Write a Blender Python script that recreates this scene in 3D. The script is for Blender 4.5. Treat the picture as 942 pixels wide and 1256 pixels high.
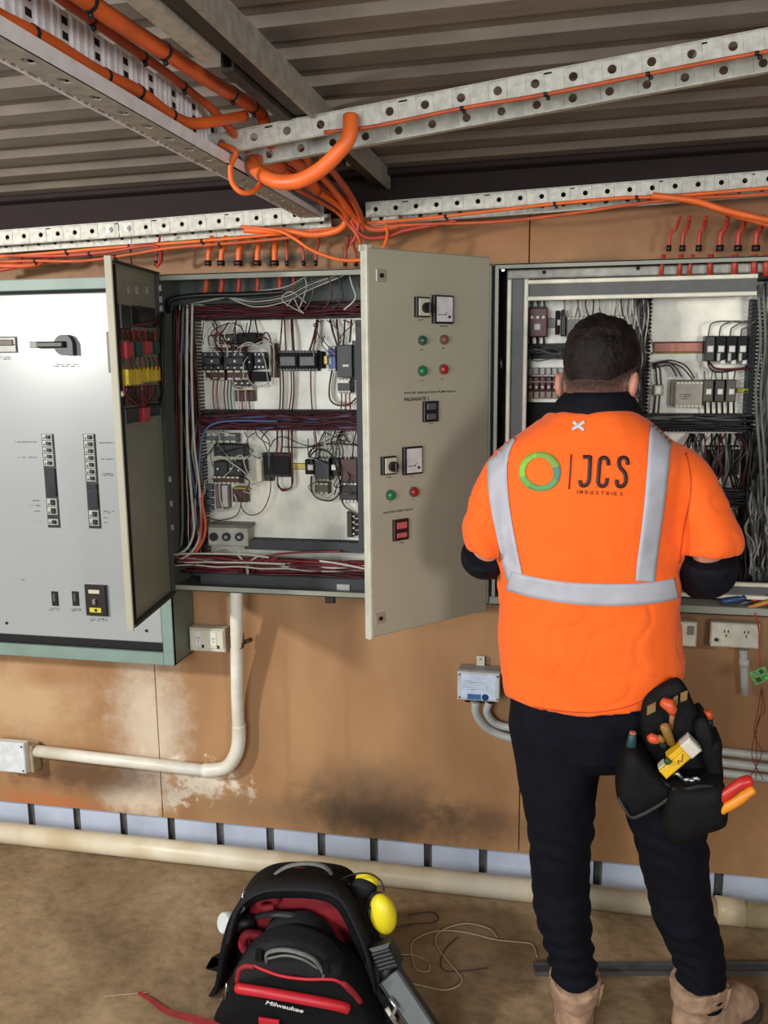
import bpy, bmesh, math, random
from mathutils import Vector as V, noise
from mathutils.bvhtree import BVHTree
SC=bpy.context.scene
for o in list(bpy.data.objects): bpy.data.objects.remove(o)
PI=math.pi
# ---------------------------------------------------------------- camera
F,YAW,PIT,ROLL=1080.,.204,.172,-.010
CAM=V((0,-2.49,1.60))
_cy,_sy,_cp,_sp=math.cos(YAW),math.sin(YAW),math.cos(PIT),math.sin(PIT)
FW=V((-_sy*_cp,_cy*_cp,-_sp)); RT=V((_cy,_sy,0)); UP=RT.cross(FW)
RT,UP=math.cos(ROLL)*RT+math.sin(ROLL)*UP, -math.sin(ROLL)*RT+math.cos(ROLL)*UP
cd=bpy.data.cameras.new('camera'); co=bpy.data.objects.new('camera',cd); SC.collection.objects.link(co)
cd.sensor_fit='VERTICAL'; cd.sensor_height=24; cd.lens=24*F/1256; cd.clip_start=.05
from mathutils import Matrix
mt=Matrix((RT,UP,-FW)).transposed().to_4x4(); mt.translation=CAM; co.matrix_world=mt
SC.camera=co
SC.view_settings.view_transform='Standard'; SC.view_settings.look='None'
SC.view_settings.gamma=1; SC.view_settings.use_curve_mapping=False
SC.view_settings.exposure=0.16
# ---------------------------------------------------------------- daylight and lamps
w=bpy.data.worlds.new('world'); SC.world=w; w.use_nodes=True
w.node_tree.nodes['Background'].inputs[0].default_value=(.80,.90,1.0,1)
w.node_tree.nodes['Background'].inputs[1].default_value=.29
def area(name,loc,look,sx,sy,power,col):
    l=bpy.data.lights.new(name,'AREA'); l.shape='RECTANGLE'; l.size=sx; l.size_y=sy; l.energy=power; l.color=col
    o=bpy.data.objects.new(name,l); SC.collection.objects.link(o); o.location=loc
    o.rotation_euler=(V(look)-V(loc)).to_track_quat('-Z','Y').to_euler(); return o
area('work_lamp',(-2.676,-2.2,1.793),(-.9,-.2,.7),.17,.17,48,(1,.97,.91))
area('doorway_daylight',(-1.0,-4.2,1.7),(-.1,0,.9),1.6,1.2,66,(.95,.98,1))
area('side_daylight',(1.35,-3.1,1.62),(-.5,0,1.1),.45,.5,21,(1,.97,.92))
# ---------------------------------------------------------------- helpers
def ray(x,y): return FW+RT*((x-471)/F)-UP*((y-628)/F)
class Fr:                       # a flat frame: origin, u axis, v axis, outward normal
    def __init__(s,O,U=(1,0,0),W=(0,0,1),N=(0,-1,0)): s.O=V(O); s.U=V(U).normalized(); s.W=V(W).normalized(); s.N=V(N).normalized()
    def pt(s,u,v,d=0): return s.O+s.U*u+s.W*v+s.N*d
    def uv(s,x,y,off=0):
        r=ray(x,y); P0=s.O+s.N*off; t=(P0-CAM).dot(s.N)/r.dot(s.N); q=CAM+r*t-P0; return q.dot(s.U),q.dot(s.W)
    def at(s,x,y,off=0): u,v=s.uv(x,y,off); return s.pt(u,v,off)
def Wy(y): return Fr((0,y,0))
def at(px,py,y): return Wy(y).at(px,py)
FL=Fr((0,0,0),(1,0,0),(0,1,0),(0,0,1))
def lin(c):
    c=c/255.; return c/12.92 if c<=.04045 else ((c+.055)/1.055)**2.4
def S(r,g,b): return (lin(r),lin(g),lin(b),1)
MATS={}
def M(name,col,rough=.55,metal=0,var=.12,scale=30,bump=0,col2=None,spec=.5,coat=0,alpha=1,stretch=(1,1,1),bscale=None):
    if name in MATS: return MATS[name]
    m=bpy.data.materials.new(name); m.use_nodes=True; nt=m.node_tree; b=nt.nodes['Principled BSDF']
    c=S(*col); c2=S(*col2) if col2 else tuple(x*(1-var*1.6) for x in c[:3])+(1,)
    tc=nt.nodes.new('ShaderNodeTexCoord'); mp=nt.nodes.new('ShaderNodeMapping'); mp.inputs['Scale'].default_value=stretch
    nz=nt.nodes.new('ShaderNodeTexNoise'); nz.inputs['Scale'].default_value=scale; nz.inputs['Detail'].default_value=5
    nt.links.new(tc.outputs['Object'],mp.inputs[0]); nt.links.new(mp.outputs[0],nz.inputs['Vector'])
    rp=nt.nodes.new('ShaderNodeValToRGB'); rp.color_ramp.elements[0].position=.35; rp.color_ramp.elements[1].position=.65
    rp.color_ramp.elements[0].color=c2; rp.color_ramp.elements[1].color=c
    nt.links.new(nz.outputs[0],rp.inputs[0]); nt.links.new(rp.outputs[0],b.inputs['Base Color'])
    b.inputs['Roughness'].default_value=rough; b.inputs['Metallic'].default_value=metal
    b.inputs['Specular IOR Level'].default_value=spec; b.inputs['Coat Weight'].default_value=coat
    if bump:
        n2=nz
        if bscale:
            n2=nt.nodes.new('ShaderNodeTexNoise'); n2.inputs['Scale'].default_value=bscale; n2.inputs['Detail'].default_value=6
            nt.links.new(mp.outputs[0],n2.inputs['Vector'])
        bp=nt.nodes.new('ShaderNodeBump'); bp.inputs['Strength'].default_value=bump; bp.inputs['Distance'].default_value=.004
        nt.links.new(n2.outputs[0],bp.inputs['Height']); nt.links.new(bp.outputs[0],b.inputs['Normal'])
    if any(k in name for k in ('nylon','navy','pouch','ballistic','hair')): b.inputs['Specular IOR Level'].default_value=.2
    MATS[name]=m; return m
class MB:
    def __init__(s): s.v=[]; s.f=[]; s.sm=[]; s.mi=[]; s.cur=0
    def add(s,vs,fs,smooth=False):
        n=len(s.v); s.v+= [V(q) for q in vs]
        for f in fs: s.f.append([i+n for i in f]); s.sm.append(smooth); s.mi.append(s.cur)
        return s
    def mat(s,i): s.cur=i; return s
    def box(s,fr,u0,v0,u1,v1,d0,d1,bev=0):
        if u0>u1:u0,u1=u1,u0
        if v0>v1:v0,v1=v1,v0
        b=min(bev,(u1-u0)*.45,(v1-v0)*.45)
        q=[fr.pt(u,v,d0) for u,v in((u0,v0),(u1,v0),(u1,v1),(u0,v1))]
        if b<=0:
            q+=[fr.pt(u,v,d1) for u,v in((u0,v0),(u1,v0),(u1,v1),(u0,v1))]
            s.add(q,[(0,3,2,1),(4,5,6,7),(0,1,5,4),(1,2,6,5),(2,3,7,6),(3,0,4,7)])
        else:
            sg=1 if d1>d0 else -1
            q+=[fr.pt(u,v,d1-b*sg) for u,v in((u0,v0),(u1,v0),(u1,v1),(u0,v1))]
            q+=[fr.pt(u,v,d1) for u,v in((u0+b,v0+b),(u1-b,v0+b),(u1-b,v1-b),(u0+b,v1-b))]
            fs=[(0,3,2,1),(8,9,10,11)]
            for i in range(4):
                j=(i+1)%4; fs+=[(i,j,4+j,4+i),(4+i,4+j,8+j,8+i)]
            s.add(q,fs)
        return s
    def pbox(s,fr,x0,y0,x1,y1,d0,d1,bev=0):      # extents read on the front face
        ym=(y0+y1)/2; xm=(x0+x1)/2
        u0=fr.uv(x0,ym,d1)[0]; u1=fr.uv(x1,ym,d1)[0]; v0=fr.uv(xm,y1,d1)[1]; v1=fr.uv(xm,y0,d1)[1]
        s.box(fr,u0,v0,u1,v1,d0,d1,bev); return (u0,v0,u1,v1)
    def tube(s,pts,r,n=8,cap=True,flat=1.0,closed=False):
        pts=[V(p) for p in pts]; N=len(pts)
        rs=r if isinstance(r,(list,tuple)) else [r]*N
        T=[]
        for i in range(N):
            if closed: a,b=pts[(i-1)%N],pts[(i+1)%N]
            else: a=pts[max(i-1,0)]; b=pts[min(i+1,N-1)]
            d=(b-a); T.append(d.normalized() if d.length>1e-9 else V((0,0,1)))
        ref=V((0,0,1)) if abs(T[0].z)<.9 else V((1,0,0))
        X=T[0].cross(ref).normalized(); vs=[]
        for i in range(N):
            X=(X-T[i]*X.dot(T[i])); X=X.normalized() if X.length>1e-6 else T[i].orthogonal().normalized()
            Y=T[i].cross(X)
            for k in range(n):
                a=2*PI*k/n; vs.append(pts[i]+X*math.cos(a)*rs[i]+Y*math.sin(a)*rs[i]*flat)
        fs=[]
        for i in range(N if closed else N-1):
            i2=(i+1)%N
            for k in range(n): k2=(k+1)%n; fs.append((i*n+k,i*n+k2,i2*n+k2,i2*n+k))
        s.add(vs,fs,True)
        if cap and not closed:
            b=len(s.v)-len(vs)
            s.f.append([b+k for k in range(n)][::-1]); s.sm.append(False); s.mi.append(s.cur)
            s.f.append([b+(N-1)*n+k for k in range(n)]); s.sm.append(False); s.mi.append(s.cur)
        return s
    def cyl(s,fr,u,v,d0,d1,r,n=20,r2=None,e=1):
        r2=r if r2 is None else r2
        vs=[fr.pt(u+math.cos(2*PI*k/n)*r,v+math.sin(2*PI*k/n)*r*e,d0) for k in range(n)]+[fr.pt(u+math.cos(2*PI*k/n)*r2,v+math.sin(2*PI*k/n)*r2*e,d1) for k in range(n)]
        s.add(vs,[(k,(k+1)%n,n+(k+1)%n,n+k) for k in range(n)],n>8)
        s.add(vs[n:],[tuple(range(n))]); s.add(vs[:n],[tuple(range(n))[::-1]]); return s
    def dome(s,fr,u,v,d,r,h,n=16,m=5):
        vs=[];fs=[]
        for j in range(m):
            a=PI/2*j/m
            vs+=[fr.pt(u+math.cos(2*PI*k/n)*r*math.cos(a),v+math.sin(2*PI*k/n)*r*math.cos(a),d+h*math.sin(a)) for k in range(n)]
        vs.append(fr.pt(u,v,d+h))
        for j in range(m-1):
            for k in range(n): fs.append((j*n+k,j*n+(k+1)%n,(j+1)*n+(k+1)%n,(j+1)*n+k))
        for k in range(n): fs.append(((m-1)*n+k,(m-1)*n+(k+1)%n,m*n))
        return s.add(vs,fs,True)
    def prism(s,fr,poly,d0,d1,smooth=False):
        n=len(poly); vs=[fr.pt(u,v,d0) for u,v in poly]+[fr.pt(u,v,d1) for u,v in poly]
        s.add(vs,[(k,(k+1)%n,n+(k+1)%n,n+k) for k in range(n)],smooth)
        s.add(vs[n:],[tuple(range(n))]); s.add(vs[:n],[tuple(range(n))[::-1]]); return s
    def loft(s,rings,smooth=True,cap=True):
        n=len(rings[0]); vs=[p for r in rings for p in r]; fs=[]
        for i in range(len(rings)-1):
            for k in range(n): fs.append((i*n+k,i*n+(k+1)%n,(i+1)*n+(k+1)%n,(i+1)*n+k))
        s.add(vs,fs,smooth)
        if cap: s.add(rings[0],[tuple(range(n))[::-1]],smooth); s.add(rings[-1],[tuple(range(n))],smooth)
        return s
    def perf(s,fr,u0,u1,v0,v1,d,pitch,r,th=.002,boss=0,start=.5,nh=12,sl=1):   # plate with one row of real holes
        nc=max(1,int(round(abs(u1-u0)/pitch))); p=(u1-u0)/nc; vc=(v0+v1)/2
        for i in range(nc):
            a=u0+i*p; b=a+p; uc=(a+b)/2
            def ringsq(ha,hb,dd):
                out=[]
                for k in range(nh):
                    t=2*PI*(k+.5)/nh; c_,s_=math.cos(t),math.sin(t); m=max(abs(c_),abs(s_)); out.append(fr.pt(uc+c_/m*ha,vc+s_/m*hb,dd))
                return out
            def circ(dd): return [fr.pt(uc+math.cos(2*PI*(k+.5)/nh)*r*sl,vc+math.sin(2*PI*(k+.5)/nh)*r,dd) for k in range(nh)]
            q=min(abs(p)*.33,abs(v1-v0)*.46)
            rings=[ringsq(p/2,(v1-v0)/2,d)]
            # corner fill
            rings+= [ringsq(q,abs(v1-v0)*.46,d)]
            if boss: rings+=[ringsq(q*.93,abs(v1-v0)*.42,d+boss)]
            rings+=[circ(d+boss),circ(d-th)]
            vs=[x for rr in rings for x in rr]; fs=[]
            for j in range(len(rings)-1):
                for k in range(nh): fs.append((j*nh+k,j*nh+(k+1)%nh,(j+1)*nh+(k+1)%nh,(j+1)*nh+k))
            s.add(vs,fs)
            # four corners of the cell the polygon ring leaves open
            for su in(-1,1):
                for sv in(-1,1):
                    s.add([fr.pt(uc+su*abs(p)/2,vc+sv*(v1-v0)/2,d)]+[min(rings[0],key=lambda P,su=su,sv=sv:0)] ,[]) if 0 else None
        return s
    def build(s,name,mats,parent=None,label=None,cat=None,group=None,kind=None,origin=None):
        me=bpy.data.meshes.new(name)
        if parent is not None: off=V(parent['_o'])
        elif origin is not None: off=V(origin)
        else:
            xs=[q.x for q in s.v]; ys=[q.y for q in s.v]; zs=[q.z for q in s.v]
            off=V(((min(xs)+max(xs))/2,(min(ys)+max(ys))/2,min(zs)))
        me.from_pydata([q-off for q in s.v],[],s.f); me.update()
        if not isinstance(mats,(list,tuple)): mats=[mats]
        for m in mats: me.materials.append(m)
        me.polygons.foreach_set('use_smooth',s.sm); me.polygons.foreach_set('material_index',s.mi)
        o=bpy.data.objects.new(name,me); SC.collection.objects.link(o)
        if parent is not None: o.parent=parent
        else: o.location=off
        o['_o']=tuple(off)
        return tag(o,label,cat,group,kind)
def tag(o,label=None,cat=None,group=None,kind=None):
    if label:o['label']=label
    if cat:o['category']=cat
    if group:o['group']=group
    if kind:o['kind']=kind
    return o
def T(name,label,cat,loc,group=None):
    o=bpy.data.objects.new(name,None); SC.collection.objects.link(o); o.location=loc; o['_o']=tuple(loc); o.empty_display_size=.05
    return tag(o,label,cat,group)
def cat_(pts,k=6):
    pts=[V(p) for p in pts]; out=[]
    for i in range(len(pts)-1):
        p0=pts[max(i-1,0)];p1=pts[i];p2=pts[i+1];p3=pts[min(i+2,len(pts)-1)]
        for j in range(k):
            t=j/k; out.append(.5*((2*p1)+(p2-p0)*t+(2*p0-5*p1+4*p2-p3)*t*t+(3*p1-3*p2+p3-p0)*t**3))
    out.append(pts[-1]); return out
def text_mesh(mb,body,fr,u,v,h,d,sx=1,space=1,align='LEFT',bold=0,shear=0,slope=0):
    c=bpy.data.curves.new('t','FONT'); c.body=body; c.size=h*1.4; c.align_x=align; c.space_character=space; c.offset=bold; c.shear=shear; c.resolution_u=3
    o=bpy.data.objects.new('t',c); SC.collection.objects.link(o); dg=bpy.context.evaluated_depsgraph_get(); me=bpy.data.meshes.new_from_object(o.evaluated_get(dg))
    mb.add([fr.pt(u+q.co.x*sx,v+q.co.y+slope*q.co.x*sx,d) for q in me.vertices],[tuple(p.vertices) for p in me.polygons])
    bpy.data.objects.remove(o); bpy.data.curves.remove(c); bpy.data.meshes.remove(me)
# ---------------------------------------------------------------- materials
galv=M('galvanised',(204,202,190),.5,.12,.16,60,.15)
galvd=M('galvanised_dull',(176,173,162),.55,.15,.2,40)
orange=M('orange_sheath',(240,110,45),.45,0,.15,12,0)
orange2=M('orange_sheath_dull',(205,92,48),.5,0,.2,14)
black=M('black_plastic',(22,22,24),.45,0,.2,40)
blackm=M('black_matt',(16,16,18),.8,0,.2,40)
grey_in=M('enclosure_inner',(94,102,96),.6,0,.12,8)
olive=M('enclosure_beige',(172,168,148),.42,0,.05,5)
olived=M('door_inner',(142,143,126),.5,0,.06,5)
greenf=M('pale_green_enamel',(128,150,142),.45,0,.1,10)
white=M('white_plastic',(215,215,208),.45,0,.06,10)
cream=M('cream_plastic',(205,200,178),.5,0,.08,10)
maroon=M('maroon_wire',(88,22,30),.5,0,.25,60)
redw=M('red_wire',(132,34,40),.45,0,.2,60)
whitew=M('white_wire',(190,188,176),.5,0,.1,60)
greyw=M('grey_wire',(104,106,102),.5,0,.15,60)
blackw=M('black_wire',(26,26,28),.5,0,.2,60)
bluew=M('blue_wire',(86,104,150),.5,0,.1,60)
redst=M('red_sheath',(186,66,48),.45,0,.15,20)
ductm=M('duct_plastic',(58,60,62),.6,0,.15,20)
brownp=M('brown_plastic',(70,36,28),.5,0,.2,60)
ink=M('ink',(40,40,42),.7,0,0,10)
steel=M('bright_steel',(190,192,195),.3,.8,.1,30)
pvc=M('grey_pvc',(178,180,176),.4,0,.06,12)
# ---------------------------------------------------------------- structure
def struct(mb,name,mat): return mb.build(name,mat,kind='structure',origin=(0,0,0))
def floor_mat():
    m=bpy.data.materials.new('dusty_concrete'); m.use_nodes=True; nt=m.node_tree; b=nt.nodes['Principled BSDF']
    N=nt.nodes.new; L=nt.links.new
    tc=N('ShaderNodeTexCoord'); n1=N('ShaderNodeTexNoise'); n1.inputs['Scale'].default_value=2.2; n1.inputs['Detail'].default_value=8; n1.inputs['Distortion'].default_value=.6
    L(tc.outputs['Object'],n1.inputs['Vector']); r=N('ShaderNodeValToRGB')
    r.color_ramp.elements[0].position=.33; r.color_ramp.elements[0].color=S(120,98,72); r.color_ramp.elements[1].position=.66; r.color_ramp.elements[1].color=S(178,154,122)
    e=r.color_ramp.elements.new(.5); e.color=S(150,126,94); L(n1.outputs[0],r.inputs[0])
    n2=N('ShaderNodeTexNoise'); n2.inputs['Scale'].default_value=28; n2.inputs['Detail'].default_value=8; L(tc.outputs['Object'],n2.inputs['Vector'])
    r2=N('ShaderNodeValToRGB'); r2.color_ramp.elements[0].position=.3; r2.color_ramp.elements[0].color=(.68,.68,.68,1); r2.color_ramp.elements[1].position=.55; r2.color_ramp.elements[1].color=(1,1,1,1); L(n2.outputs[0],r2.inputs[0])
    mx=N('ShaderNodeMix'); mx.data_type='RGBA'; mx.blend_type='MULTIPLY'; mx.inputs[0].default_value=.8; L(r.outputs[0],mx.inputs[6]); L(r2.outputs[0],mx.inputs[7]); L(mx.outputs[2],b.inputs['Base Color'])
    b.inputs['Roughness'].default_value=.9
    bp=N('ShaderNodeBump'); bp.inputs['Strength'].default_value=.5; bp.inputs['Distance'].default_value=.01; L(n2.outputs[0],bp.inputs['Height']); L(bp.outputs[0],b.inputs['Normal'])
    return m
struct(MB().box(FL,-3.5,-6,3.2,.35,-.1,0),'floor',floor_mat())
def ply_mat():
    m=bpy.data.materials.new('stained_shaded_plywood'); m.use_nodes=True; nt=m.node_tree; b=nt.nodes['Principled BSDF']
    N=nt.nodes.new; L=nt.links.new
    tc=N('ShaderNodeTexCoord')
    mp=N('ShaderNodeMapping'); mp.inputs['Scale'].default_value=(1,1,.35); L(tc.outputs['Object'],mp.inputs[0])
    n1=N('ShaderNodeTexNoise'); n1.inputs['Scale'].default_value=3.5; n1.inputs['Detail'].default_value=7; n1.inputs['Distortion'].default_value=.3; L(mp.outputs[0],n1.inputs['Vector'])
    r=N('ShaderNodeValToRGB'); r.color_ramp.elements[0].position=.3; r.color_ramp.elements[0].color=S(146,106,68); r.color_ramp.elements[1].position=.7; r.color_ramp.elements[1].color=S(180,137,95); L(n1.outputs[0],r.inputs[0])
    n2=N('ShaderNodeTexNoise'); n2.inputs['Scale'].default_value=14; n2.inputs['Detail'].default_value=9; n2.inputs['Roughness'].default_value=.7; L(tc.outputs['Object'],n2.inputs['Vector'])
    sx=N('ShaderNodeSeparateXYZ'); L(tc.outputs['Object'],sx.inputs[0])
    def mth(op,a,b_,cl=False):
        q=N('ShaderNodeMath'); q.operation=op; q.use_clamp=cl
        for i,x in enumerate((a,b_)):
            if x is None: continue
            if isinstance(x,(int,float)): q.inputs[i].default_value=x
            else: L(x,q.inputs[i])
        return q.outputs[0]
    prev=r.outputs[0]
    def stain_and_light(prev,cx,cz,rx,rz,col,amt,nz=.9,hard=.25):
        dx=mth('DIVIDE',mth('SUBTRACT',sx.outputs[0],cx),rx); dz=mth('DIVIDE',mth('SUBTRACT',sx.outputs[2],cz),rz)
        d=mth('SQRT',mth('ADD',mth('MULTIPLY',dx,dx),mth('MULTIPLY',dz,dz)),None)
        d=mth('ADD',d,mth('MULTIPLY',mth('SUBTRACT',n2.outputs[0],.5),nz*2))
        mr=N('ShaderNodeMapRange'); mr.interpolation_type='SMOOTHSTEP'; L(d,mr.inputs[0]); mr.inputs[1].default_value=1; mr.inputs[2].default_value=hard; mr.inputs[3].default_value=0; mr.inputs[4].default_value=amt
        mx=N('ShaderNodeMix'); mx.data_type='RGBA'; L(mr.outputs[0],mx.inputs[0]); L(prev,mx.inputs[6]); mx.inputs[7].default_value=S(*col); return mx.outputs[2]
    for a in STAINS_AND_LIGHT: prev=stain_and_light(prev,*a)
    L(prev,b.inputs['Base Color']); b.inputs['Roughness'].default_value=.6
    bp=N('ShaderNodeBump'); bp.inputs['Strength'].default_value=.15; bp.inputs['Distance'].default_value=.004; L(n2.outputs[0],bp.inputs['Height']); L(bp.outputs[0],b.inputs['Normal'])
    return m
def sp(px,py): q=at(px,py,0); return q.x,q.z
STAINS_AND_LIGHT=[]  # real stains, plus patches of painted light and shade
def st(px,py,rpx,rpz,*r): x,z=sp(px,py); STAINS_AND_LIGHT.append((x,z,rpx/400.,rpz/400.)+r)
st(20,860,170,90,(214,184,146),.6,.5,.1)  # painted light: left end of the wall made paler in colour
st(870,900,230,260,(112,76,46),.7,.3,.1)  # painted shade right of the person, put into the wood colour
st(185,890,75,150,(226,212,190),.75,.5,.1)       # pale bloom along the seam
st(165,975,70,45,(235,225,205),.7,1.0,.1)
st(250,960,60,30,(228,216,196),.7,3.0,.3)
st(200,955,90,30,(235,225,208),.6,3.4,.4)
st(120,950,170,42,(92,66,46),.85,.7,.2)          # dirt splashed low at the left
st(60,985,110,22,(190,110,62),.7,.6,.2)
st(455,1000,170,55,(52,42,32),.9,.45,.1)         # sooty smudge along the foot of the middle sheet
st(455,965,120,50,(96,76,56),.6,.45,.1)
st(590,1010,90,40,(70,54,40),.6,.6,.1)
st(300,990,110,30,(140,112,82),.6,.7,.1)
st(60,830,60,25,(148,96,56),.5,.3,.1)
st(150,315,300,50,(118,76,40),.85,.3,.1)  # shade under the trays painted across the upper plywood, left to right
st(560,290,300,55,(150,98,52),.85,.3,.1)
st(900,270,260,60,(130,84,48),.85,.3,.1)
st(870,950,140,120,(150,104,66),.5,.4,.1)
st(290,850,10,130,(150,100,64),.5,.3,.1)
st(352,880,7,190,(150,108,74),.35,.4,.1)
st(425,850,7,220,(152,108,74),.35,.4,.1)
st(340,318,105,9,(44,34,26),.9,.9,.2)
st(330,790,40,60,(150,100,60),.4,.6,.1)
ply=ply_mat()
wy=Wy(0)
s1=(sp(193,815)[0]+sp(196,1000)[0])/2; s2=sp(637,1000)[0]
ZP=.115; ZT=2.03
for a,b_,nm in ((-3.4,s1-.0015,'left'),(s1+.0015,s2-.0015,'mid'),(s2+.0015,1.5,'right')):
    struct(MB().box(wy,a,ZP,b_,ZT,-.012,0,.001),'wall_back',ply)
# ribbed steel wall behind the plywood
bsteel=M('pale_blue_sheet',(206,216,236),.5,.1,.14,6,.1)
mb=MB(); mdk=M('sheet_groove',(112,112,112),.7,0,.3,20)
xs=[sp(px,1010)[0] for px in (33,88,146,208,271,327)]; pitch=(xs[-1]-xs[0])/5
x=xs[0]-pitch*10; Y0=.030
while x<1.5:
    mb.mat(0).box(wy,x+.013,-.01,x+pitch-.013,2.3,-Y0-.004,-Y0)
    mb.mat(1).box(wy,x-.013,-.01,x+.013,2.3,-Y0-.020,-Y0-.016)
    mb.mat(1).box(wy,x-.0145,-.01,x-.0130,2.3,-Y0-.018,-Y0-.001); mb.box(wy,x+.0130,-.01,x+.0145,2.3,-Y0-.018,-Y0-.001)
    x+=pitch
struct(mb,'wall_outer',[bsteel,mdk])
# side walls and roof
def roofz(x,y): return 2.10+.018*x-.075*y
shed=M('shed_wall',(120,112,100),.8,0,.1,3)
mb=MB()
RT_=.135
roofm=M('roof_sheet',(126,116,106),.5,.15,.16,7,.1,stretch=(1,4,1))
y=.2
prof=[]
while y>-3.6:
    prof+=[(y,0),(y-RT_*.42,0),(y-RT_*.50,.016),(y-RT_*.92,.016)]; y-=RT_
vs=[];fs=[]
for i,(yy,dz) in enumerate(prof):
    for xx in (-3.5,2.6): vs.append((xx,yy,roofz(xx,yy)+dz))
    if i: k=2*i; fs.append((k-2,k,k+1,k-1))
for i,(yy,dz) in enumerate(prof):
    for xx in (-3.5,2.6): vs.append((xx,yy,roofz(xx,yy)+dz+.004))
n=2*len(prof); fs+=[tuple(n+q for q in f[::-1]) for f in fs]
mb.add(vs,fs); struct(mb,'ceiling',roofm)
struct(MB().box(Fr((-3.4,0,0),(0,1,0),(0,0,1),(1,0,0)),-3.6,-.02,.2,2.2,-.03,0),'wall_left',shed)
struct(MB().box(Fr((2.2,0,0),(0,-1,0),(0,0,1),(-1,0,0)),-.2,-.02,2.2,2.2,-.03,0),'wall_right',shed)
# dark maroon steel rail along the top of the wall
rail=M('maroon_steel',(34,11,13),.8,0,.2,10)
mb=MB()
fr=Fr((0,-.002,2.06),(1,0,.018),(0,0,1),(0,-1,0))
mb.box(fr,-3.4,-.06,1.5,.045,0,.035,.003); mb.box(fr,-3.4,.03,1.5,.045,.03,.09,.003)
struct(mb,'trim_1',rail)
# ================================================================ trays and cables under the roof
def rodmap(pts): return [at(*p) for p in pts]
def cable(name,pts,r,mat,label,cat='cable',group=None,k=6,n=10,ties=()):
    c=cat_([at(*p) if len(p)==3 and not isinstance(p,V) else p for p in pts],k)
    o=MB().tube(c,r,n).build(name,mat,label=label,cat=cat,group=group)
    for t in ties:
        i=min(len(c)-2,int(t*(len(c)-1))); d=(c[i+1]-c[i]).normalized()*.0035
        m2=MB(); m2.tube([c[i]-d,c[i]+d],r*1.12,n); h=c[i]+V((.004,-.004,-r*1.25)); m2.tube([h,h+V((.002,0,-.006))],.004,6)
        m2.build('cable_tie',black,o)
    return o
def tray(name,label,P0,P1,h,depth,pitch,r,mat,backdz=0,group=None,joints=()):
    P0=V(P0);P1=V(P1); U=(P1-P0); Ln=U.length; U.normalize(); N=V((0,-1,0)); N=(N-U*N.dot(U)).normalized(); W=N.cross(U)*-1
    if W.z<0: W=-W
    fr=Fr(P0,U,W,N); t=T(name,label,'cable tray',(P0+P1)/2,group)
    m=MB(); m.perf(fr,0,Ln,0,h,0,pitch,r,.002,.0012); m.box(fr,0,h-.0005,Ln,h+.0015,-.012,0); m.box(fr,0,-.001,Ln,.0005,-.008,0)
    m.box(fr,0,0,Ln,h,-.0026,-.0020) if 0 else None
    m.build('front_rail',mat,t)
    fb=Fr(P0+V((0,depth,backdz)),U,W,N); m=MB(); m.perf(fb,0,Ln,0,h,0,pitch,r,.002,.0012); m.box(fb,0,-.001,Ln,.0008,0,.016); m.build('rear_rail',mat,t)
    m=MB(); q=pitch*4
    x=q/2
    while x<Ln: m.box(fr,x-.008,h-.006,x+.008,h-.003,-depth,0); x+=q
    m.build('rungs',mat,t)
    for j in joints:
        m=MB(); m.cyl(fr,j,h*.5,0,.007,.0085,6); m.cyl(fr,j,h*.5,0,.011,.0045,10); m.build('bolt',steel,t)
    return t
# tray hung over the room, running to the right
Q0=V((-.700,-.78,1.994)); Q1=V((.50,-.78,2.1295))
tray('cable_tray','galvanised punched cable tray rising to the right under the roof, nearest the viewer',Q0,Q1,.037,.09,.066,.0080,galv,backdz=-.012,group=None)
# trays along the top of the wall
a0=at(-60,305,-.15); a1=at(146,290.5,-.15); a2=at(147,290.5,-.15); a3=at(398,270.5,-.15); a4=at(449,266.5,-.15); a5=at(1300,202,-.15)
pw=.0525
tray('cable_tray','punched wall tray length at far left, bolted at its right end',a0,a1,.040,.07,pw,.0068,galv,backdz=-.012,joints=((a1-a0).length-.026,))
tray('cable_tray','punched wall tray length between the bolted joint and the hanging orange loops',a2,a3,.040,.07,pw,.0062,galv,backdz=-.012,joints=(.026,))
tray('cable_tray','punched wall tray length right of the hanging loops, above the open door and right cabinet',a4,a5,.036,.07,pw,.0062,galv,backdz=-.012)
# deep tray running from the wall out over the viewer, left of centre
fy=Fr((0,0,0),(0,1,0),(0,0,1),(1,0,0))          # u=y, v=z, d=x
fb=Fr((0,0,1.97),(0,1,0),(1,0,0),(0,0,-1))       # underside
t=T('cable_tray','deep slotted cable tray running from the wall towards the viewer at upper left','cable tray',(-.67,-.8,1.97))
m=MB(); m.perf(fb,-1.95,-.82,-.690,-.645,0,.078,.0078,.002,0,sl=1.5); m.perf(fb,-.70,-.13,-.690,-.645,0,.078,.0055,.002,0,sl=1.5)
m.box(fb,-.82,-.69,-.70,-.645,-.002,0)
m.build('bottom_plate',galvd,t)
galvw=M('galvanised_white',(250,252,255),.4,.05,.1,30)
m=MB(); m.box(fy,-1.95,1.97,-.70,1.992,-.648,-.645); m.box(fy,-.70,1.97,-.13,1.985,-.648,-.645); m.build('side_lip',galvw,t)  # lip whitened in colour, standing in for light on the tray edge
m=MB(); m.box(fy,-1.95,1.97,-.14,2.083,-.702,-.700); yy=-1.93; slots=MB()
while yy<-.2:
    for q in (0,.016,.050,.066): m.box(fy,yy+q,1.972,yy+q+.009,2.082,-.700,-.6965,.002)
    for s_ in (1.985,2.005,2.025,2.045,2.065): slots.box(fy,yy+.030,s_,yy+.044,s_+.010,-.700,-.6992)
    yy+=.088
w_=m.build('slotted_side',galvw,t); slots.build('slot_row',M('slot_shadow',(24,24,26),.9),w_)
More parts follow.
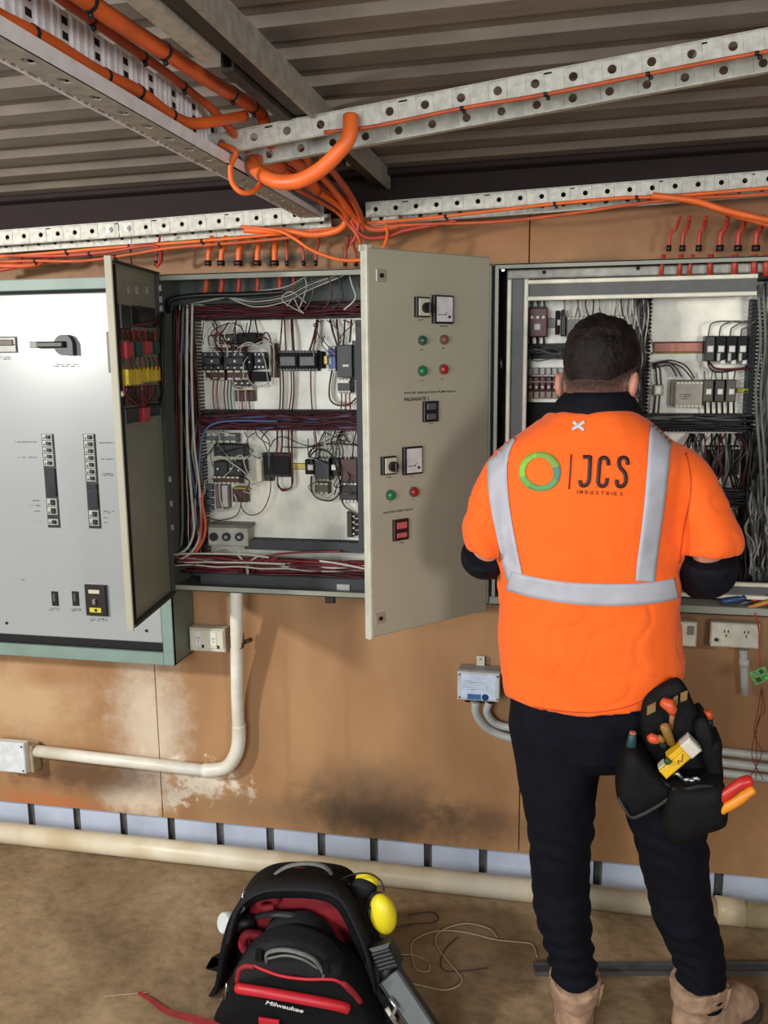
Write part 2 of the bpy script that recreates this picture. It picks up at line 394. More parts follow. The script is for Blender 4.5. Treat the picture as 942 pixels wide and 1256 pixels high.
# orange cables lashed in that tray
def X(px,py,x): return Fr((x,0,0),(0,1,0),(0,0,1),(1,0,0)).at(px,py)
def xs_(lst,x): return [X(px,py,x) for px,py in lst]
cable('power_cable',xs_([(40,-46),(60,-34),(133,19),(200,62),(262,102)],-.61)+[X(300,124,-.61),X(322,142,-.61),V((-.60,-.70,2.035)),V((-.585,-.55,2.02)),V((-.60,-.35,2.00))],.0128,orange,'thickest orange cable lashed along the top of the deep slotted tray',ties=(.2,.34,.50,.60))
cable('power_cable',xs_([(-20,-92),(65,-10),(112,24),(160,58),(205,90),(240,118)],-.672)+[X(262,136,-.66),V((-.63,-.74,2.01))],.0078,orange2,'middle orange cable lashed halfway up the slotted side of the deep tray',ties=(.3,.48,.66))
cable('power_cable',xs_([(-50,-12),(0,21),(60,51),(120,88),(170,112)],-.672)+[X(205,138,-.672),X(232,151,-.665),X(262,149,-.64),X(300,142,-.62)],.0100,orange,'lowest orange cable lying on the floor of the deep slotted tray',ties=(.22,.40,.52,.66))
cable('power_cable',xs_([(0,50),(46,72)],-.70)+[],.0,orange,'x') if 0 else None
# cable lashed along the near tray
near=[V((x,-.786,1.992+(x+.70)*.1129+dz)) for x,dz in ((-.46,.004),(-.36,-.002),(-.2,.001),(-.05,-.002),(.1,.0),(.25,.001),(.40,.0),(.49,0))]
cable('control_cable',near,.0036,orange2,'thin orange cable lashed along the lower edge of the nearest hanging tray',ties=(.3,.45,.6,.78))
cable('power_cable',[V((-.405,-.80,2.045)),at(428,168,-.81),at(412,190,-.81),at(390,210,-.80),at(365,222,-.79),at(338,222,-.77),at(318,211,-.74),at(312,198,-.70),V((-.60,-.62,2.0))],.0145,orange,'thick orange cable looping down under the near tray, largest of the loops',k=8,n=14)
cable('control_cable',[V((-.665,-.80,2.01)),at(289,186,-.81),at(283,203,-.80),at(285,224,-.79),at(297,236,-.78),at(312,234,-.76),at(322,222,-.73)],.0055,orange,'small orange cable loop hanging at the left end of the near tray',k=8)
bl='orange cable in the bundle sagging from the trays above the open cabinet door'
gb='bundle of orange cables below the tray crossing'
bund=[(([(372,186,-.62),(384,204,-.5),(404,226,-.38),(424,252,-.26),(436,268,-.2),(440,280,-.18)]),.0085,orange,'upper thick cable of the bundle dropping right to the wall tray gap'),
([(395,195,-.6),(412,215,-.46),(430,240,-.32),(441,262,-.22),(446,276,-.18),(462,282,-.17),(490,277,-.165)],.0075,orange2,'outermost cable of the bundle, bending right along the wall tray'),
([(330,200,-.62),(352,212,-.5),(385,232,-.36),(418,254,-.25),(425,268,-.2),(415,282,-.19),(385,288,-.17),(355,284,-.17),(300,282,-.165)],.0088,orange,'thick cable of the bundle turning back left in a hook under the wall tray'),
([(342,196,-.6),(362,210,-.48),(392,228,-.36),(420,248,-.26),(434,262,-.2),(446,284,-.18)],.0042,orange2,'thin cable running through the middle of the bundle'),
([(352,196,-.58),(372,208,-.46),(400,224,-.36),(428,246,-.26),(440,268,-.2),(436,290,-.19),(430,300,-.18)],.0042,redst,'thin reddish cable on the right edge of the bundle'),
([(322,206,-.66),(345,222,-.5),(378,240,-.36),(410,258,-.24),(428,276,-.2),(440,292,-.19),(444,312,-.17)],.0045,orange2,'thin cable along the lower edge of the bundle'),
([(430,270,-.2),(438,284,-.19),(452,292,-.18),(476,290,-.17),(500,282,-.165),(560,271,-.165)],.0055,redst,'reddish cable leaving the bundle to the right under the wall tray'),
([(296,278,-.17),(340,283,-.18),(360,292,-.19),(385,308,-.2),(420,319,-.2),(450,317,-.2),(468,306,-.19),(475,290,-.18),(474,276,-.17)],.0046,orange,'orange cable hanging in the lowest long loop over the cabinet corner')]
for p,r,mt_,lb in bund: cable('power_cable' if r>.006 else 'control_cable',p,r,mt_,lb,k=8)
# runs along the wall tray
runs=[([(-60,318,-.165),(40,312,-.165),(120,305,-.165),(200,299,-.165),(300,291,-.165),(420,279,-.165)],.0042,orange,'upper orange cable run strapped under the left wall trays',(.1,.3,.5,.7)),
([(-60,324,-.17),(30,320,-.17),(100,320,-.17),(160,312,-.165),(210,304,-.165),(300,297,-.165),(380,289,-.165)],.0042,orange2,'second orange cable run sagging slightly under the left wall trays',(.2,.45,.8)),
([(-60,312,-.165),(60,314,-.165),(130,309,-.165),(182,301,-.17),(196,306,-.16),(198,318,-.12),(192,327,-.10)],.0048,redst,'reddish cable leaving the left wall tray down behind the enclosure door',(.3,)),
([(-40,330,-.16),(0,326,-.16),(30,326,-.15),(52,322,-.13),(64,314,-.10)],.007,orange2,'thick orange cable curling at the far left under the wall tray',()),
([(-40,338,-.14),(0,331,-.14),(22,326,-.14),(26,316,-.12)],.006,redst,'reddish cable at the far left edge below the wall tray',()),
([(446,274,-.165),(520,268,-.165),(600,259,-.165),(680,250,-.165),(760,243,-.165),(830,240,-.165),(1000,226,-.165),(1290,206,-.165)],.0045,orange,'orange cable run strapped under the right wall tray',(.2,.45,.62)),
([(450,279,-.17),(520,275,-.17),(610,272,-.17),(700,262,-.17),(780,250,-.165),(850,243,-.165),(942,238,-.165),(1290,212,-.165)],.0042,orange2,'sagging orange cable below the right wall tray',()),
([(800,240,-.17),(850,246,-.175),(890,258,-.18),(942,270,-.18),(1000,280,-.17),(1060,300,-.12),(1075,330,-.09)],.008,orange,'upper thick orange cable fanning out at the right end of the wall tray',()),
([(815,241,-.165),(860,250,-.17),(895,262,-.17),(942,276,-.17),(990,290,-.15),(1030,310,-.11),(1040,335,-.08)],.0065,orange2,'lower thick orange cable fanning out at the right end of the wall tray',())]
for p,r,mt_,lb,ti in runs: cable('power_cable',p,r,mt_,lb,ties=ti)
# drops into the cabinets
def drop(px,top,bot,y,r,mt_,bend,label,grp):
    o=cable('cable_drop',[(px+bend,top,y-.03),(px+bend*.6,(top*2+bot)/3,y),(px,(top+bot)/2,y),(px-bend*.15,bot,y)],r,mt_,label,group=grp)
    e=at(px-bend*.15,bot,y); m=MB(); m.tube([e+V((0,0,.002)),e+V((0,0,.016))],r*1.5,10); m.build('gland',black,o); return o
cz=[(256,4,.0068),(272,5,.0075),(293,3,.0082),(316,2,.0078),(337,1,.0082)]
nm=['leftmost','second','third','fourth','fifth']
for (px,bd,r),w_ in zip(cz,nm): drop(px,291,327,-.085,r,orange,bd,f'{w_} from the left of the five stout orange drops entering the open middle cabinet','orange drops into the middle cabinet')
for i,(px,bd) in enumerate([(352,0),(372,-4),(388,4),(424,4),(436,-3),(192,4)]):
    drop(px,290,327,-.10,.0035,redst,bd,['thin reddish drop just right of the stout orange drops','thin reddish drop third of the slim ones over the middle cabinet','thin reddish drop leaning right over the middle cabinet','thin reddish drop under the cable bundle','thin reddish drop beside the open grey-green door top','thin reddish drop by the hinge of the narrow open door'][i],'slim drops over the middle cabinet')
wn=['leftmost','second','third','fourth','fifth','rightmost']
for i,(px,bd,r) in enumerate([(822,12,.005),(838,8,.006),(858,8,.006),(884,9,.0075),(906,8,.0075),(928,8,.008)]):
    drop(px,266,309,-.09,r*.85,redst,bd,f'{wn[i]} of the reddish cable drops above the right cabinet','drops into the right cabinet')
# dark steel channels under the roof, running towards the viewer
dks=M('weathered_steel',(72,70,66),.6,.4,.25,25,.1)
m=MB(); fr=Fr((0,0,0),(0,1,0),(0,0,1),(1,0,0))
m.box(fr,-2.3,2.058,-.05,2.10,-.520,-.486); m.mat(1).box(fr,-2.3,2.050,-.05,2.10,-.486,-.478)
o=m.build('trim_2',[dks,galvd],kind='structure',origin=(0,0,0))
t=T('roof_strut','galvanised strut end fixed beside the dark roof beam at upper left','strut',(-.56,-1.4,2.06))
m=MB(); m.box(fr,-2.2,2.050,-1.13,2.056,-.560,-.528); m.box(fr,-2.2,2.056,-1.13,2.082,-.560,-.557); m.box(fr,-2.2,2.056,-1.13,2.082,-.531,-.528); m.build('channel',galv,t)
m=MB(); m.box(fr,-2.1,2.08,-1.15,2.20,-.551,-.538); m.build('hanger',dks,t)
t=T('roof_strut','dark strut length beside the roof beam, ending above the near tray','strut',(-.57,-.75,2.05))
m=MB(); m.box(fr,-1.08,2.050,-.35,2.056,-.548,-.526); m.box(fr,-1.08,2.056,-.35,2.085,-.548,-.544); m.box(fr,-1.08,2.056,-.35,2.085,-.530,-.526); m.build('channel',dks,t)
m=MB(); m.box(fr,-1.0,2.08,-.4,2.13,-.542,-.533); m.build('hanger',dks,t)
# ================================================================ cabinets
ZT_,ZB_,DC=1.835,.94,.168
def shell(t,fr,u0,v0,u1,v1,D,mo,mi,lip=.022,back=True,th=.003):
    m=MB()
    m.box(fr,u0,v0,u0+th,v1,0,D); m.box(fr,u1-th,v0,u1,v1,0,D); m.box(fr,u0+th,v1-th,u1-th,v1,0,D); m.box(fr,u0+th,v0,u1-th,v0+th,0,D)
    m.box(fr,u0+th,v0+th,u1-th,v1-th,0,.003)
    m.build('cabinet_shell',mi,t)
    m=MB(); l=lip
    m.box(fr,u0,v0,u0+l,v1,D-.004,D,.001); m.box(fr,u1-l,v0,u1,v1,D-.004,D,.001); m.box(fr,u0+l,v1-l,u1-l,v1,D-.004,D,.001); m.box(fr,u0+l,v0,u1-l,v0+l,D-.004,D,.001)
    return m.build('front_rim',mo,t)
# ---- left cabinet
LF=Fr((0,0,0)); 
lx1=LF.uv(208,700,.152)[0]; lzb=LF.uv(100,809.5,.152)[1]
t=T('switchboard_cabinet','large white-fronted switchboard in a pale green frame, leftmost on the wall','electrical cabinet',(-1.6,-.001,lzb))
CL=t
m=MB(); D=.152; u0=-1.98
m.box(LF,u0,lzb,u0+.003,ZT_,.001,D); m.box(LF,lx1-.003,lzb,lx1,ZT_,.001,D); m.box(LF,u0,ZT_-.003,lx1,ZT_,.001,D); m.box(LF,u0,lzb,lx1,lzb+.003,.001,D); m.box(LF,u0,lzb,lx1,ZT_,.001,.004)
m.build('cabinet_shell',M('shell_green_grey',(112,122,112),.5,0,.08,10),t)
m=MB(); iz0=lzb+.040; iz1=ZT_-.034; ix1=lx1-.034
m.box(LF,ix1,lzb,lx1,ZT_,D-.012,D+.001,.002); m.box(LF,u0,lzb,ix1,iz0-.002,D-.012,D+.001,.002); m.box(LF,u0,iz1+.002,ix1,ZT_,D-.012,D+.001,.002)
m.box(LF,ix1-.001,iz0,ix1+.001,iz1,D-.04,D-.01)
m.build('front_rim',greenf,t)
pan=M('white_enamel_panel',(158,162,163),.3,0,.03,3,coat=.4)
PD=D-.018
m=MB(); m.box(LF,u0+.02,iz0+.022,ix1-.008,iz1-.006,PD-.012,PD,.003); pn=m.build('front_panel',pan,t)
m=MB(); m.box(LF,u0+.01,iz0-.002,ix1,iz1,.02,.03); m.box(LF,u0+.01,iz0-.003,ix1-.001,iz0+.021,PD-.014,PD-.003); m.box(LF,u0+.01,iz1-.005,ix1-.001,iz1+.002,PD-.014,PD-.003); m.box(LF,ix1-.0075,iz0,ix1-.001,iz1,PD-.014,PD-.003); m.build('rubber_gasket',blackm,t)
def g(px,py,off): return LF.uv(px,py,off)
# rotary handle
m=MB(); x0,z0=g(39,423,PD+.03); x1,z1=g(78,423,PD+.03); m.box(LF,x0+.012,z0-.009,x1,z0+.009,PD+.016,PD+.036,.004)
cx,cz_=g(77.5,423,PD+.02); R=.030; poly=[(cx+R*math.cos(a),cz_+R*math.sin(a)) for a in [math.radians(d) for d in range(0,271,12)]]+[(cx+R*.99,cz_-R*.99)]
m.prism(LF,poly,PD,PD+.022); h=m.build('rotary_handle',black,t)
MB().box(LF,x0-.004,z0-.009,x0+.020,z0+.009,PD+.016,PD+.0365,.002).build('handle_label',M('grey_label',(140,140,138),.5),h)
# breaker windows
def window(pts0,pts1,segs,name='breaker_window'):
    (ax,ay),(bx,by)=pts0,pts1
    u0,v1=g(ax,ay,PD); u1,_=g(bx,ay,PD); _,v0=g((ax+bx)/2,by,PD); H=v1-v0
    m=MB(); m.box(LF,u0,v0,u1,v1,PD-.002,PD+.0006); o=m.build(name,black,t)
    for (f0,f1,mt_,kind) in segs:
        n=max(1,int((f1-f0)*H/.019)); m=MB(); dk=MB()
        for i in range(n):
            a=v1-f0*H-(f1-f0)*H*i/n; b=a-(f1-f0)*H/n
            m.box(LF,u0+.005,b+.0008,u1-.004,a-.0008,PD,PD+.006,.001)
            if kind: dk.box(LF,u0+(u1-u0)*.48,b+.005,u0+(u1-u0)*.78,a-.004,PD+.005,PD+.013,.001); dk.box(LF,u0+.009,b+.004,u0+.013,b+.010,PD+.005,PD+.0066)
        q=m.build('breaker_row',mt_,o)
        if kind: dk.build('toggles',black,q)
brk=M('breaker_grey',(178,178,172),.45)
dkg=M('dark_cover',(52,54,58),.25)
window((50.5,532),(66,647),[(0,.34,brk,1),(.36,.66,dkg,0),(.68,.86,brk,1),(.90,.97,brk,1)])
window((101.5,532),(117,648),[(0,.50,brk,1),(.52,.78,dkg,0),(.80,.97,brk,1)])
window((-8,413),(21,433),[(.05,.95,brk,0)])
m=MB(); u0_,v1_=g(-6,417,PD); u1_,v0_=g(18,424,PD); m.box(LF,u0_,v0_,u1_,v1_,PD+.004,PD+.010,.002); m.build('toggle_cover',M('brown_toggle',(96,84,74),.5),t)
m=MB(); u0_,v1_=g(130.5,407,PD); u1_,v0_=g(145,457,PD); m.box(LF,u0_,v0_,u1_,v1_,PD,PD+.003,.001); m.build('dark_cover_strip',M('dark_brown',(46,34,32),.4),t)
for px in (63.3,88.5):
    u0_,v1_=g(px,725,PD); u1_,v0_=g(px+9,743,PD); m=MB(); m.box(LF,u0_,v0_,u1_,v1_,PD,PD+.004,.001); o=m.build('rocker_switch',black,t)
    m=MB(); m.box(LF,(u0_+u1_)/2-.0035,(v0_+v1_)/2-.008,(u0_+u1_)/2+.0045,v1_-.007,PD+.003,PD+.009,.002); m.build('rocker',M('rocker_grey',(90,92,92),.3),o)
u0_,v1_=g(105.5,716,PD); u1_,v0_=g(133.5,755,PD); m=MB(); m.box(LF,u0_,v0_,u1_,v1_,PD,PD+.012,.002); o=m.build('isolator_switch',M('isolator_dark',(40,36,34),.4),t)
W_=u1_-u0_; H_=v1_-v0_
MB().box(LF,u0_+W_*.2,v1_-H_*.27,u0_+W_*.72,v1_-H_*.15,PD+.011,PD+.013).build('name_strip',cream,o)
MB().box(LF,u0_+W_*.42,v1_-H_*.60,u0_+W_*.54,v1_-H_*.44,PD+.011,PD+.022,.002).build('toggle',M('toggle_grey',(150,150,148),.4),o)
m=MB(); m.box(LF,u0_+W_*.2,v1_-H_*.88,u0_+W_*.75,v1_-H_*.73,PD+.011,PD+.013); q=m.build('warning_strip',M('warning_yellow',(222,206,70),.5),o)
MB().cyl(LF,u0_+W_*.5,v1_-H_*.81,PD+.013,PD+.014,.005,6).build('warning_mark',black,q)
# small engraved legends on the panel: too fine to read, broken strokes
def legend(m,fr,px0,px1,py,d,rows=1,seed=0,h=.0026,dz=.0052,slope=0):
    rnd=random.Random(seed); u0,v=fr.uv(px0,py,d); u1,v2=fr.uv(px1,py+slope,d)
    for r_ in range(rows):
        u=u0
        while u<u1-.003:
            if rnd.random()<.16: u+=.004; continue
            wd=rnd.uniform(.0012,.0022); vv=v-r_*dz+(v2-v)*(u-u0)/(u1-u0)
            m.box(fr,u,vv-h/2,u+wd*.4,vv+h/2,d,d+.0003)
            m.box(fr,u,vv+rnd.choice((-1,0,.7))*h/2-.0003,u+wd,vv+.0004,d,d+.0003); u+=wd+.0008
m=MB()
for i,(a,b,y_,rw) in enumerate([(66,98,447,2),(-8,14,438,2),(19,46,542,1),(22,46,561,1),(40,49,614,1),(36,50,620,1),(42,50,627,1),(45,52,640,1),(122,142,543,1),(124,139,563,1),(124,140,581,2),(127,140,627,2),(127,134,635,1),(127,135,641,1),(60,74,746,2),(86,101,747,2),(111,132,759,2),(26,31,711,1)]):
    legend(m,LF,a,b,y_,PD+.0004,rw,i)
m.build('legend_lettering',ink,pn)
m=MB()
for px,py in ((8.5,764),(180,773.5)): u,v=g(px,py,PD); m.cyl(LF,u,v,PD,PD+.003,.0045,12)
m.build('panel_screws',black,t)
# ---- middle cabinet
t=T('control_cabinet','open middle control cabinet full of maroon wiring, between its two open doors','electrical cabinet',(-.65,-.001,ZB_))
CM=t
cu0,cu1=-1.125,-.192
shell(t,LF,cu0,ZB_,cu1,ZT_,DC,M('rim_grey_green',(150,152,138),.5,0,.08,10),grey_in,lip=.016)
PLT=M('mounting_plate',(232,229,214),.35,.15,.16,9,0,col2=(190,188,176)); PF=.030
gp=lambda px,py,off=PF: LF.uv(px,py,off)
pu0=gp(243,500)[0]; pv1=gp(300,372)[1]; pv0=gp(300,690)[1]
MB().box(LF,pu0,max(pv0,ZB_+.03),cu1-.02,pv1,.012,PF).build('mounting_plate',PLT,t)
def duct(px0,py0,px1,py1,d0,d1,vert,cover=False,mt_=ductm):
    u0,v0=LF.uv((px0),(py0+py1)/2,d1)[0],LF.uv((px0+px1)/2,py1,d1)[1]; u1,v1=LF.uv(px1,(py0+py1)/2,d1)[0],LF.uv((px0+px1)/2,py0,d1)[1]
    m=MB(); m.box(LF,u0,v0,u1,v1,d0,d0+.002)
    if vert:
        z=v0
        while z<v1-.004: m.box(LF,u0,z,u0+.0015,z+.006,d0,d1); m.box(LF,u1-.0015,z,u1,z+.006,d0,d1); z+=.010
    else:
        x=u0
        while x<u1-.004: m.box(LF,x,v0,x+.006,v0+.0015,d0,d1); m.box(LF,x,v1-.0015,x+.006,v1,d0,d1); x+=.010
    if cover: m.box(LF,u0,v0,u1,v1,d1,d1+.002)
    o=m.build('wiring_duct',mt_,t); return u0,v0,u1,v1,o
rnd=random.Random(5)
def strands(u0,v0,u1,v1,d0,d1,vert,n,mats,parent,r=(.0016,.0026),wob=.006,name='wire_bundle'):
    groups={}
    for i in range(n):
        mt_=rnd.choice(mats); mb=groups.setdefault(mt_.name,(MB(),mt_))[0]; pts=[]
        fa=rnd.random(); fd=rnd.random(); K=9
        for k in range(K+1):
            f=k/K
            if vert: pts.append(LF.pt(u0+.003+(u1-u0-.006)*min(1,max(0,fa+rnd.uniform(-.13,.13))),v0+(v1-v0)*f,d0+(d1-d0)*min(1,max(.1,fd+rnd.uniform(-.2,.2)))))
            else: pts.append(LF.pt(u0+(u1-u0)*f,v0+.003+(v1-v0-.006)*min(1,max(0,fa+rnd.uniform(-.13,.13))),d0+(d1-d0)*min(1,max(.1,fd+rnd.uniform(-.2,.2)))))
        mb.tube(cat_(pts,3),rnd.uniform(*r),5)
    for k_,(mb,mt_) in groups.items(): mb.build(name,mt_,parent,kind='stuff')
dA=duct(222,374,246,690,.012,.072,True)
strands(dA[0],dA[1],dA[2],dA[3],.02,.078,True,26,[maroon,maroon,redw,whitew,bluew,maroon],t)
dB=duct(246,370,446,391,.03,.075,False); strands(dB[0]-.05,dB[1],dB[2]+.06,dB[3],.035,.085,False,20,[maroon,maroon,maroon,blackw],t)
dC=duct(246,503,446,528,.03,.070,False); strands(dC[0],dC[1],dC[2]+.06,dC[3],.035,.080,False,28,[maroon,maroon,maroon,maroon,bluew,blackw],t)
dD=duct(300,664,446,676,.03,.07,False,True)
dE=duct(438,392,449,672,.03,.085,True,True)
# loom on the cabinet floor
a=LF.uv(212,686,.11); b=LF.uv(470,694,.11)
strands(a[0],a[1]-.022,b[0],b[1]+.012,.08,.13,False,26,[redw,whitew,maroon,maroon,maroon],t,r=(.002,.0034),wob=.01)
strands(a[0]+.02,a[1]-.045,b[0],b[1]-.012,.05,.11,False,16,[maroon,blackw,maroon,redw],t)
m=MB(); m.pbox(LF,245,706,452,724,.03,.10,.004); m.build('duct_lid',ductm,t)
m=MB(); m.pbox(LF,413,717,429,724.5,.10,.104,.001); m.build('terminal_strip',brk,t)
# left side looms
def wire(pts,r,mt_,parent=None,k=6,n=6,name='wire'):
    return MB().tube(cat_([LF.at(*p) if not isinstance(p,V) else p for p in pts],k),r,n).build(name,mt_,parent or t)
wire([(206,382,.10),(207,372,.12),(215,366,.12),(250,362,.11),(300,361,.10),(350,358,.09)],.008,black,k=8)
wire([(230,374,.08),(229,450,.09),(230,540,.09),(236,620,.09),(238,650,.10),(230,672,.11),(214,682,.12)],.0042,whitew)
wire([(236,372,.085),(235,450,.09),(238,540,.095),(245,600,.09),(246,650,.10),(236,676,.12),(214,690,.12)],.0036,whitew)
wire([(225,376,.085),(222,460,.09),(223,560,.09),(224,640,.09),(222,670,.10)],.0034,M('green_grey_wire',(96,110,88),.5))
wire([(340,517,.085),(290,516,.09),(262,520,.09),(250,532,.09),(245,560,.09),(244,620,.09)],.003,bluew)
wire([(246,610,.09),(252,640,.1),(250,660,.105),(240,678,.12)],.0045,orange2)
wire([(249,600,.085),(247,640,.1),(244,668,.11),(228,684,.12)],.0038,redst)
for i,(dx,mm) in enumerate(((0,maroon),(3,redw),(6,blackw),(-3,blackw))):
    wire([(217+dx,380,.07),(216+dx,470,.075),(218+dx,560,.075),(220+dx,660,.08)],.0028,mm)
for i,px in enumerate((252,271,292,315,342,359)):
    wire([(px,336,.085),(px+1,348,.085),(px-1,364,.08)],(.0085,.0085,.0075,.007,.0085,.005)[i],redst if i!=0 else orange2,name='cable_end',n=10)
for i,px in enumerate((352,372,380,402,414,428,436)):
    wire([(px,336,.09),(px+4,350,.09),(px-2+2*i,366,.085),(px-6,380,.08)],.0024,[maroon,whitew,greyw,maroon,blackw,whitew,maroon][i])
for i in range(7):
    y0=352+i*3
    wire([(238+i*6,372-i,.08),(270,366-i,.09),(310,y0+6,.09),(350,y0,.095),(378,y0-14,.09),(392+i*5,338,.09)],.0018,[whitew,greyw,M('green_wire',(70,92,66),.5),greyw,whitew,greyw,whitew][i])
wire([(352,376,.09),(360,366,.1),(366,378,.1),(372,384,.1),(350,372,.1),(346,364,.1),(358,358,.1),(376,372,.1)],.0016,whitew,k=8)
def comp(name,px0,py0,px1,py1,d1,mt_,parent=None,d0=PF,bev=.002,top=None,dots=None,face=None):
    m=MB(); e=m.pbox(LF,px0,py0,px1,py1,d0,d1,bev); o=m.build(name,mt_,parent or t); u0,v0,u1,v1=e
    if top:      # terminal row ends above and below
        q=MB(); n=top
        for i in range(n):
            a=u0+(u1-u0)*(i+.15)/n; b=u0+(u1-u0)*(i+.85)/n
            for vv in(v1-.006,v0+.001): q.box(LF,a,vv,b,vv+.005,d1,d1+.0015)
        q.build('terminals',cream if face is None else face,o)
    if dots:
        q=MB(); 
        for (fx,fy,s) in dots: q.cyl(LF,u0+(u1-u0)*fx,v0+(v1-v0)*fy,d1,d1+.002,s,8)
        q.build('indicator',M('pale_dot',(225,225,215),.4),o)
    return o
def contactor(px0,py0,px1,py1,d=.085,mt_=black,label=None):
    o=comp('contactor',px0,py0,px1,py1,d*.72,mt_)
    comp('contact_block',px0+(px1-px0)*.12,py0+(py1-py0)*.28,px1-(px1-px0)*.12,py1-(py1-py0)*.28,d,mt_,o,d0=d*.70,dots=[(.5,.5,.0035)])
    q=MB(); 
    for i in range(3):
        for yy in (py0+(py1-py0)*.13,py1-(py1-py0)*.13):
            u,v=LF.uv(px0+(px1-px0)*(.2+.3*i),yy,d*.72); q.cyl(LF,u,v,d*.72,d*.72+.002,.0028,8)
    q.build('screws',steel,o); return o
# upper mounting field
comp('din_rail',250,441,300,447,.036,steel); comp('din_rail',330,441,438,447,.036,galvd)
comp('contactor',268,410,291,422,.085,black,dots=[(.55,.5,.0030)]); comp('contactor',291.5,408,314,421,.085,blackm)
comp('terminal_block',258,423,300,433,.055,brownp,top=6)
for a,b in ((247,273),(274,302)): contactor(a,432,b,454)
comp('contactor',303,432,309,454,.08,blackm,dots=[(.5,.45,.0026)]); contactor(310,432,326,453)
comp('overload_relay',252,454,276,466,.07,brownp,top=3); comp('overload_relay',278,454,305,466,.07,brownp,top=3)
comp('terminal_block',308,456,328,468,.06,blackm)
comp('terminal_block',288,467,306,473,.07,black,dots=[(.1,.5,.003),(.5,.5,.003),(.9,.5,.003)])
comp('terminal_block',292,474.5,310,478.5,.065,cream); comp('terminal_block',288,479,312,492,.05,brownp)
comp('din_rail',332,421,340,463,.050,brownp)
for a in (342,366): comp('relay_socket',a,430,a+24,455,.055,blackm,top=6,face=M('screw_grey',(90,90,88),.4,.5)); comp('relay',a+1,437,a+20,449,.075,M('relay_smoke',(104,100,98),.35,0,.3,150))
comp('terminal_block',391,431,396,452,.06,blackm); comp('din_rail',396,436,402,447,.05,M('brass',(176,156,84),.4,.6))
bl_=comp('interface_relay',402.5,424.5,412,455,.07,M('blue_plastic',(52,70,138),.4),top=2)
comp('label_tag',403,439,407,447,.073,M('pale_blue',(150,176,200),.5),bl_,d0=.07)
c_=comp('contactor',413,423,432,463,.085,M('charcoal_plastic',(48,50,52),.5)); comp('label_tag',420,447,428,450,.087,white,c_,d0=.084)
comp('contactor',432,418,438,465,.07,black); c_=comp('overload_relay',414,464,430,482,.075,black,top=4); comp('label_tag',414,466,428,470,.078,white,c_,d0=.075)
wire([(407,455,.06),(404,475,.06),(405,490,.06),(414,497,.06),(428,496,.06),(437,488,.06)],.0024,blackw)
wire([(409,457,.055),(407,480,.055),(412,492,.055),(425,496,.055)],.002,whitew)
for i,px in enumerate((419,424,429)): wire([(px,482,.07),(px,492,.065),(px+(i-1),504,.06)],.002,redw)
for p0,p1,r in (((346,392,.05),(343,430,.07),.0022),((349,392,.05),(351,430,.07),.0022),((358,392,.055),(360,430,.07),.0042),((389,392,.055),(380,430,.07),.0030),((390,392,.06),(384,430,.07),.0028),((405,392,.05),(414,424,.07),.003),((413,392,.05),(416,424,.075),.003),((423,392,.05),(421,424,.07),.0022),((431,392,.05),(429,420,.07),.0026),((290,392,.05),(285,410,.07),.002),((308,392,.05),(305,408,.07),.002),((313,392,.05),(318,414,.07),.002)):
    wire([p0,((p0[0]*.6+p1[0]*.4),(p0[1]*.5+p1[1]*.5),p1[2]),p1],r,maroon if p0[0] not in(308,313,423,431) else blackw)
for a,b,mm in ((343.5,343,maroon),(347,346.5,maroon),(357,354.5,redw),(360,358,maroon),(381,383,redw)):
    wire([(a,455,.06),(a+.5,480,.055),(b,504,.055)],.0022,mm)
for a,mm in ((262,maroon),(267,redw),(271,whitew),(276,maroon),(280,M('teal_wire',(40,84,92),.5)),(284,M('teal_wire',(40,84,92),.5)),(293,whitew),(297,redw),(302,whitew),(306,maroon)):
    wire([(a,466,.06),(a-1,484,.05),(a+1,503,.05)],.0019,mm)
wires_up=[[(288,436,.085),(292,427,.10),(304,420,.105),(315,425,.10),(324,440,.09),(328,462,.08),(330,474,.07)],[(294,436,.085),(296,426,.10),(306,423,.105),(318,424,.10),(330,420,.10),(336,430,.09),(336,452,.08),(335,470,.07)],
[(305,427,.09),(318,420,.10),(328,418,.10),(335,421,.1),(336,440,.09)],[(313,436,.09),(316,428,.1),(324,427,.1),(330,434,.1),(331,460,.08)],[(303,460,.07),(308,470,.075),(320,474,.07),(330,469,.07)],[(268,436,.08),(262,428,.08),(258,432,.08)],[(268,424,.09),(268,412,.09),(272,408,.09),(290,408,.09),(294,404,.09)],[(252,395,.05),(262,396,.05),(262,420,.05),(258,432,.06)]]
for q in wires_up: wire(q,.0017,whitew,k=8)
for q in ([(262,392,.05),(266,402,.06),(264,420,.06),(272,432,.07)],[(284,426,.08),(300,430,.08),(318,414,.08),(332,420,.07),(340,440,.06)],[(320,414,.07),(326,408,.07),(331,414,.07),(338,440,.07),(346,452,.07)]): wire(q,.0022,maroon if q[0][0]<300 else blackw)
# lower mounting field
cm2=M('slate_plastic',(84,92,96),.5)
comp('terminal_block',252,532,290,543,.065,cm2,top=5); comp('contactor',262,545,300,560,.07,black); comp('contactor',262,566,279,584,.085,black,dots=[(.3,.5,.003)]); comp('contactor',279.5,566,297,584,.085,black,dots=[(.2,.5,.003),(.75,.4,.0026)])
comp('overload_relay',261,584,294,594,.068,brownp,top=6)
for i in range(4): comp('terminal_block',251,594+i*9,260,601+i*9,.05,cm2)
comp('terminal_block',264,595,281,624,.05,M('mauve_plastic',(120,92,100),.5)); comp('terminal_block',272,595,279,622,.055,brk)
comp('terminal_block',285,599,303,616,.055,brownp); comp('terminal_block',286,597.5,302,600.5,.065,M('brass',(176,156,84),.4,.6))
comp('connector_strip',313.5,562,320.5,591,.08,cream,dots=[(.5,.2,.003),(.5,.55,.003),(.5,.82,.003)])
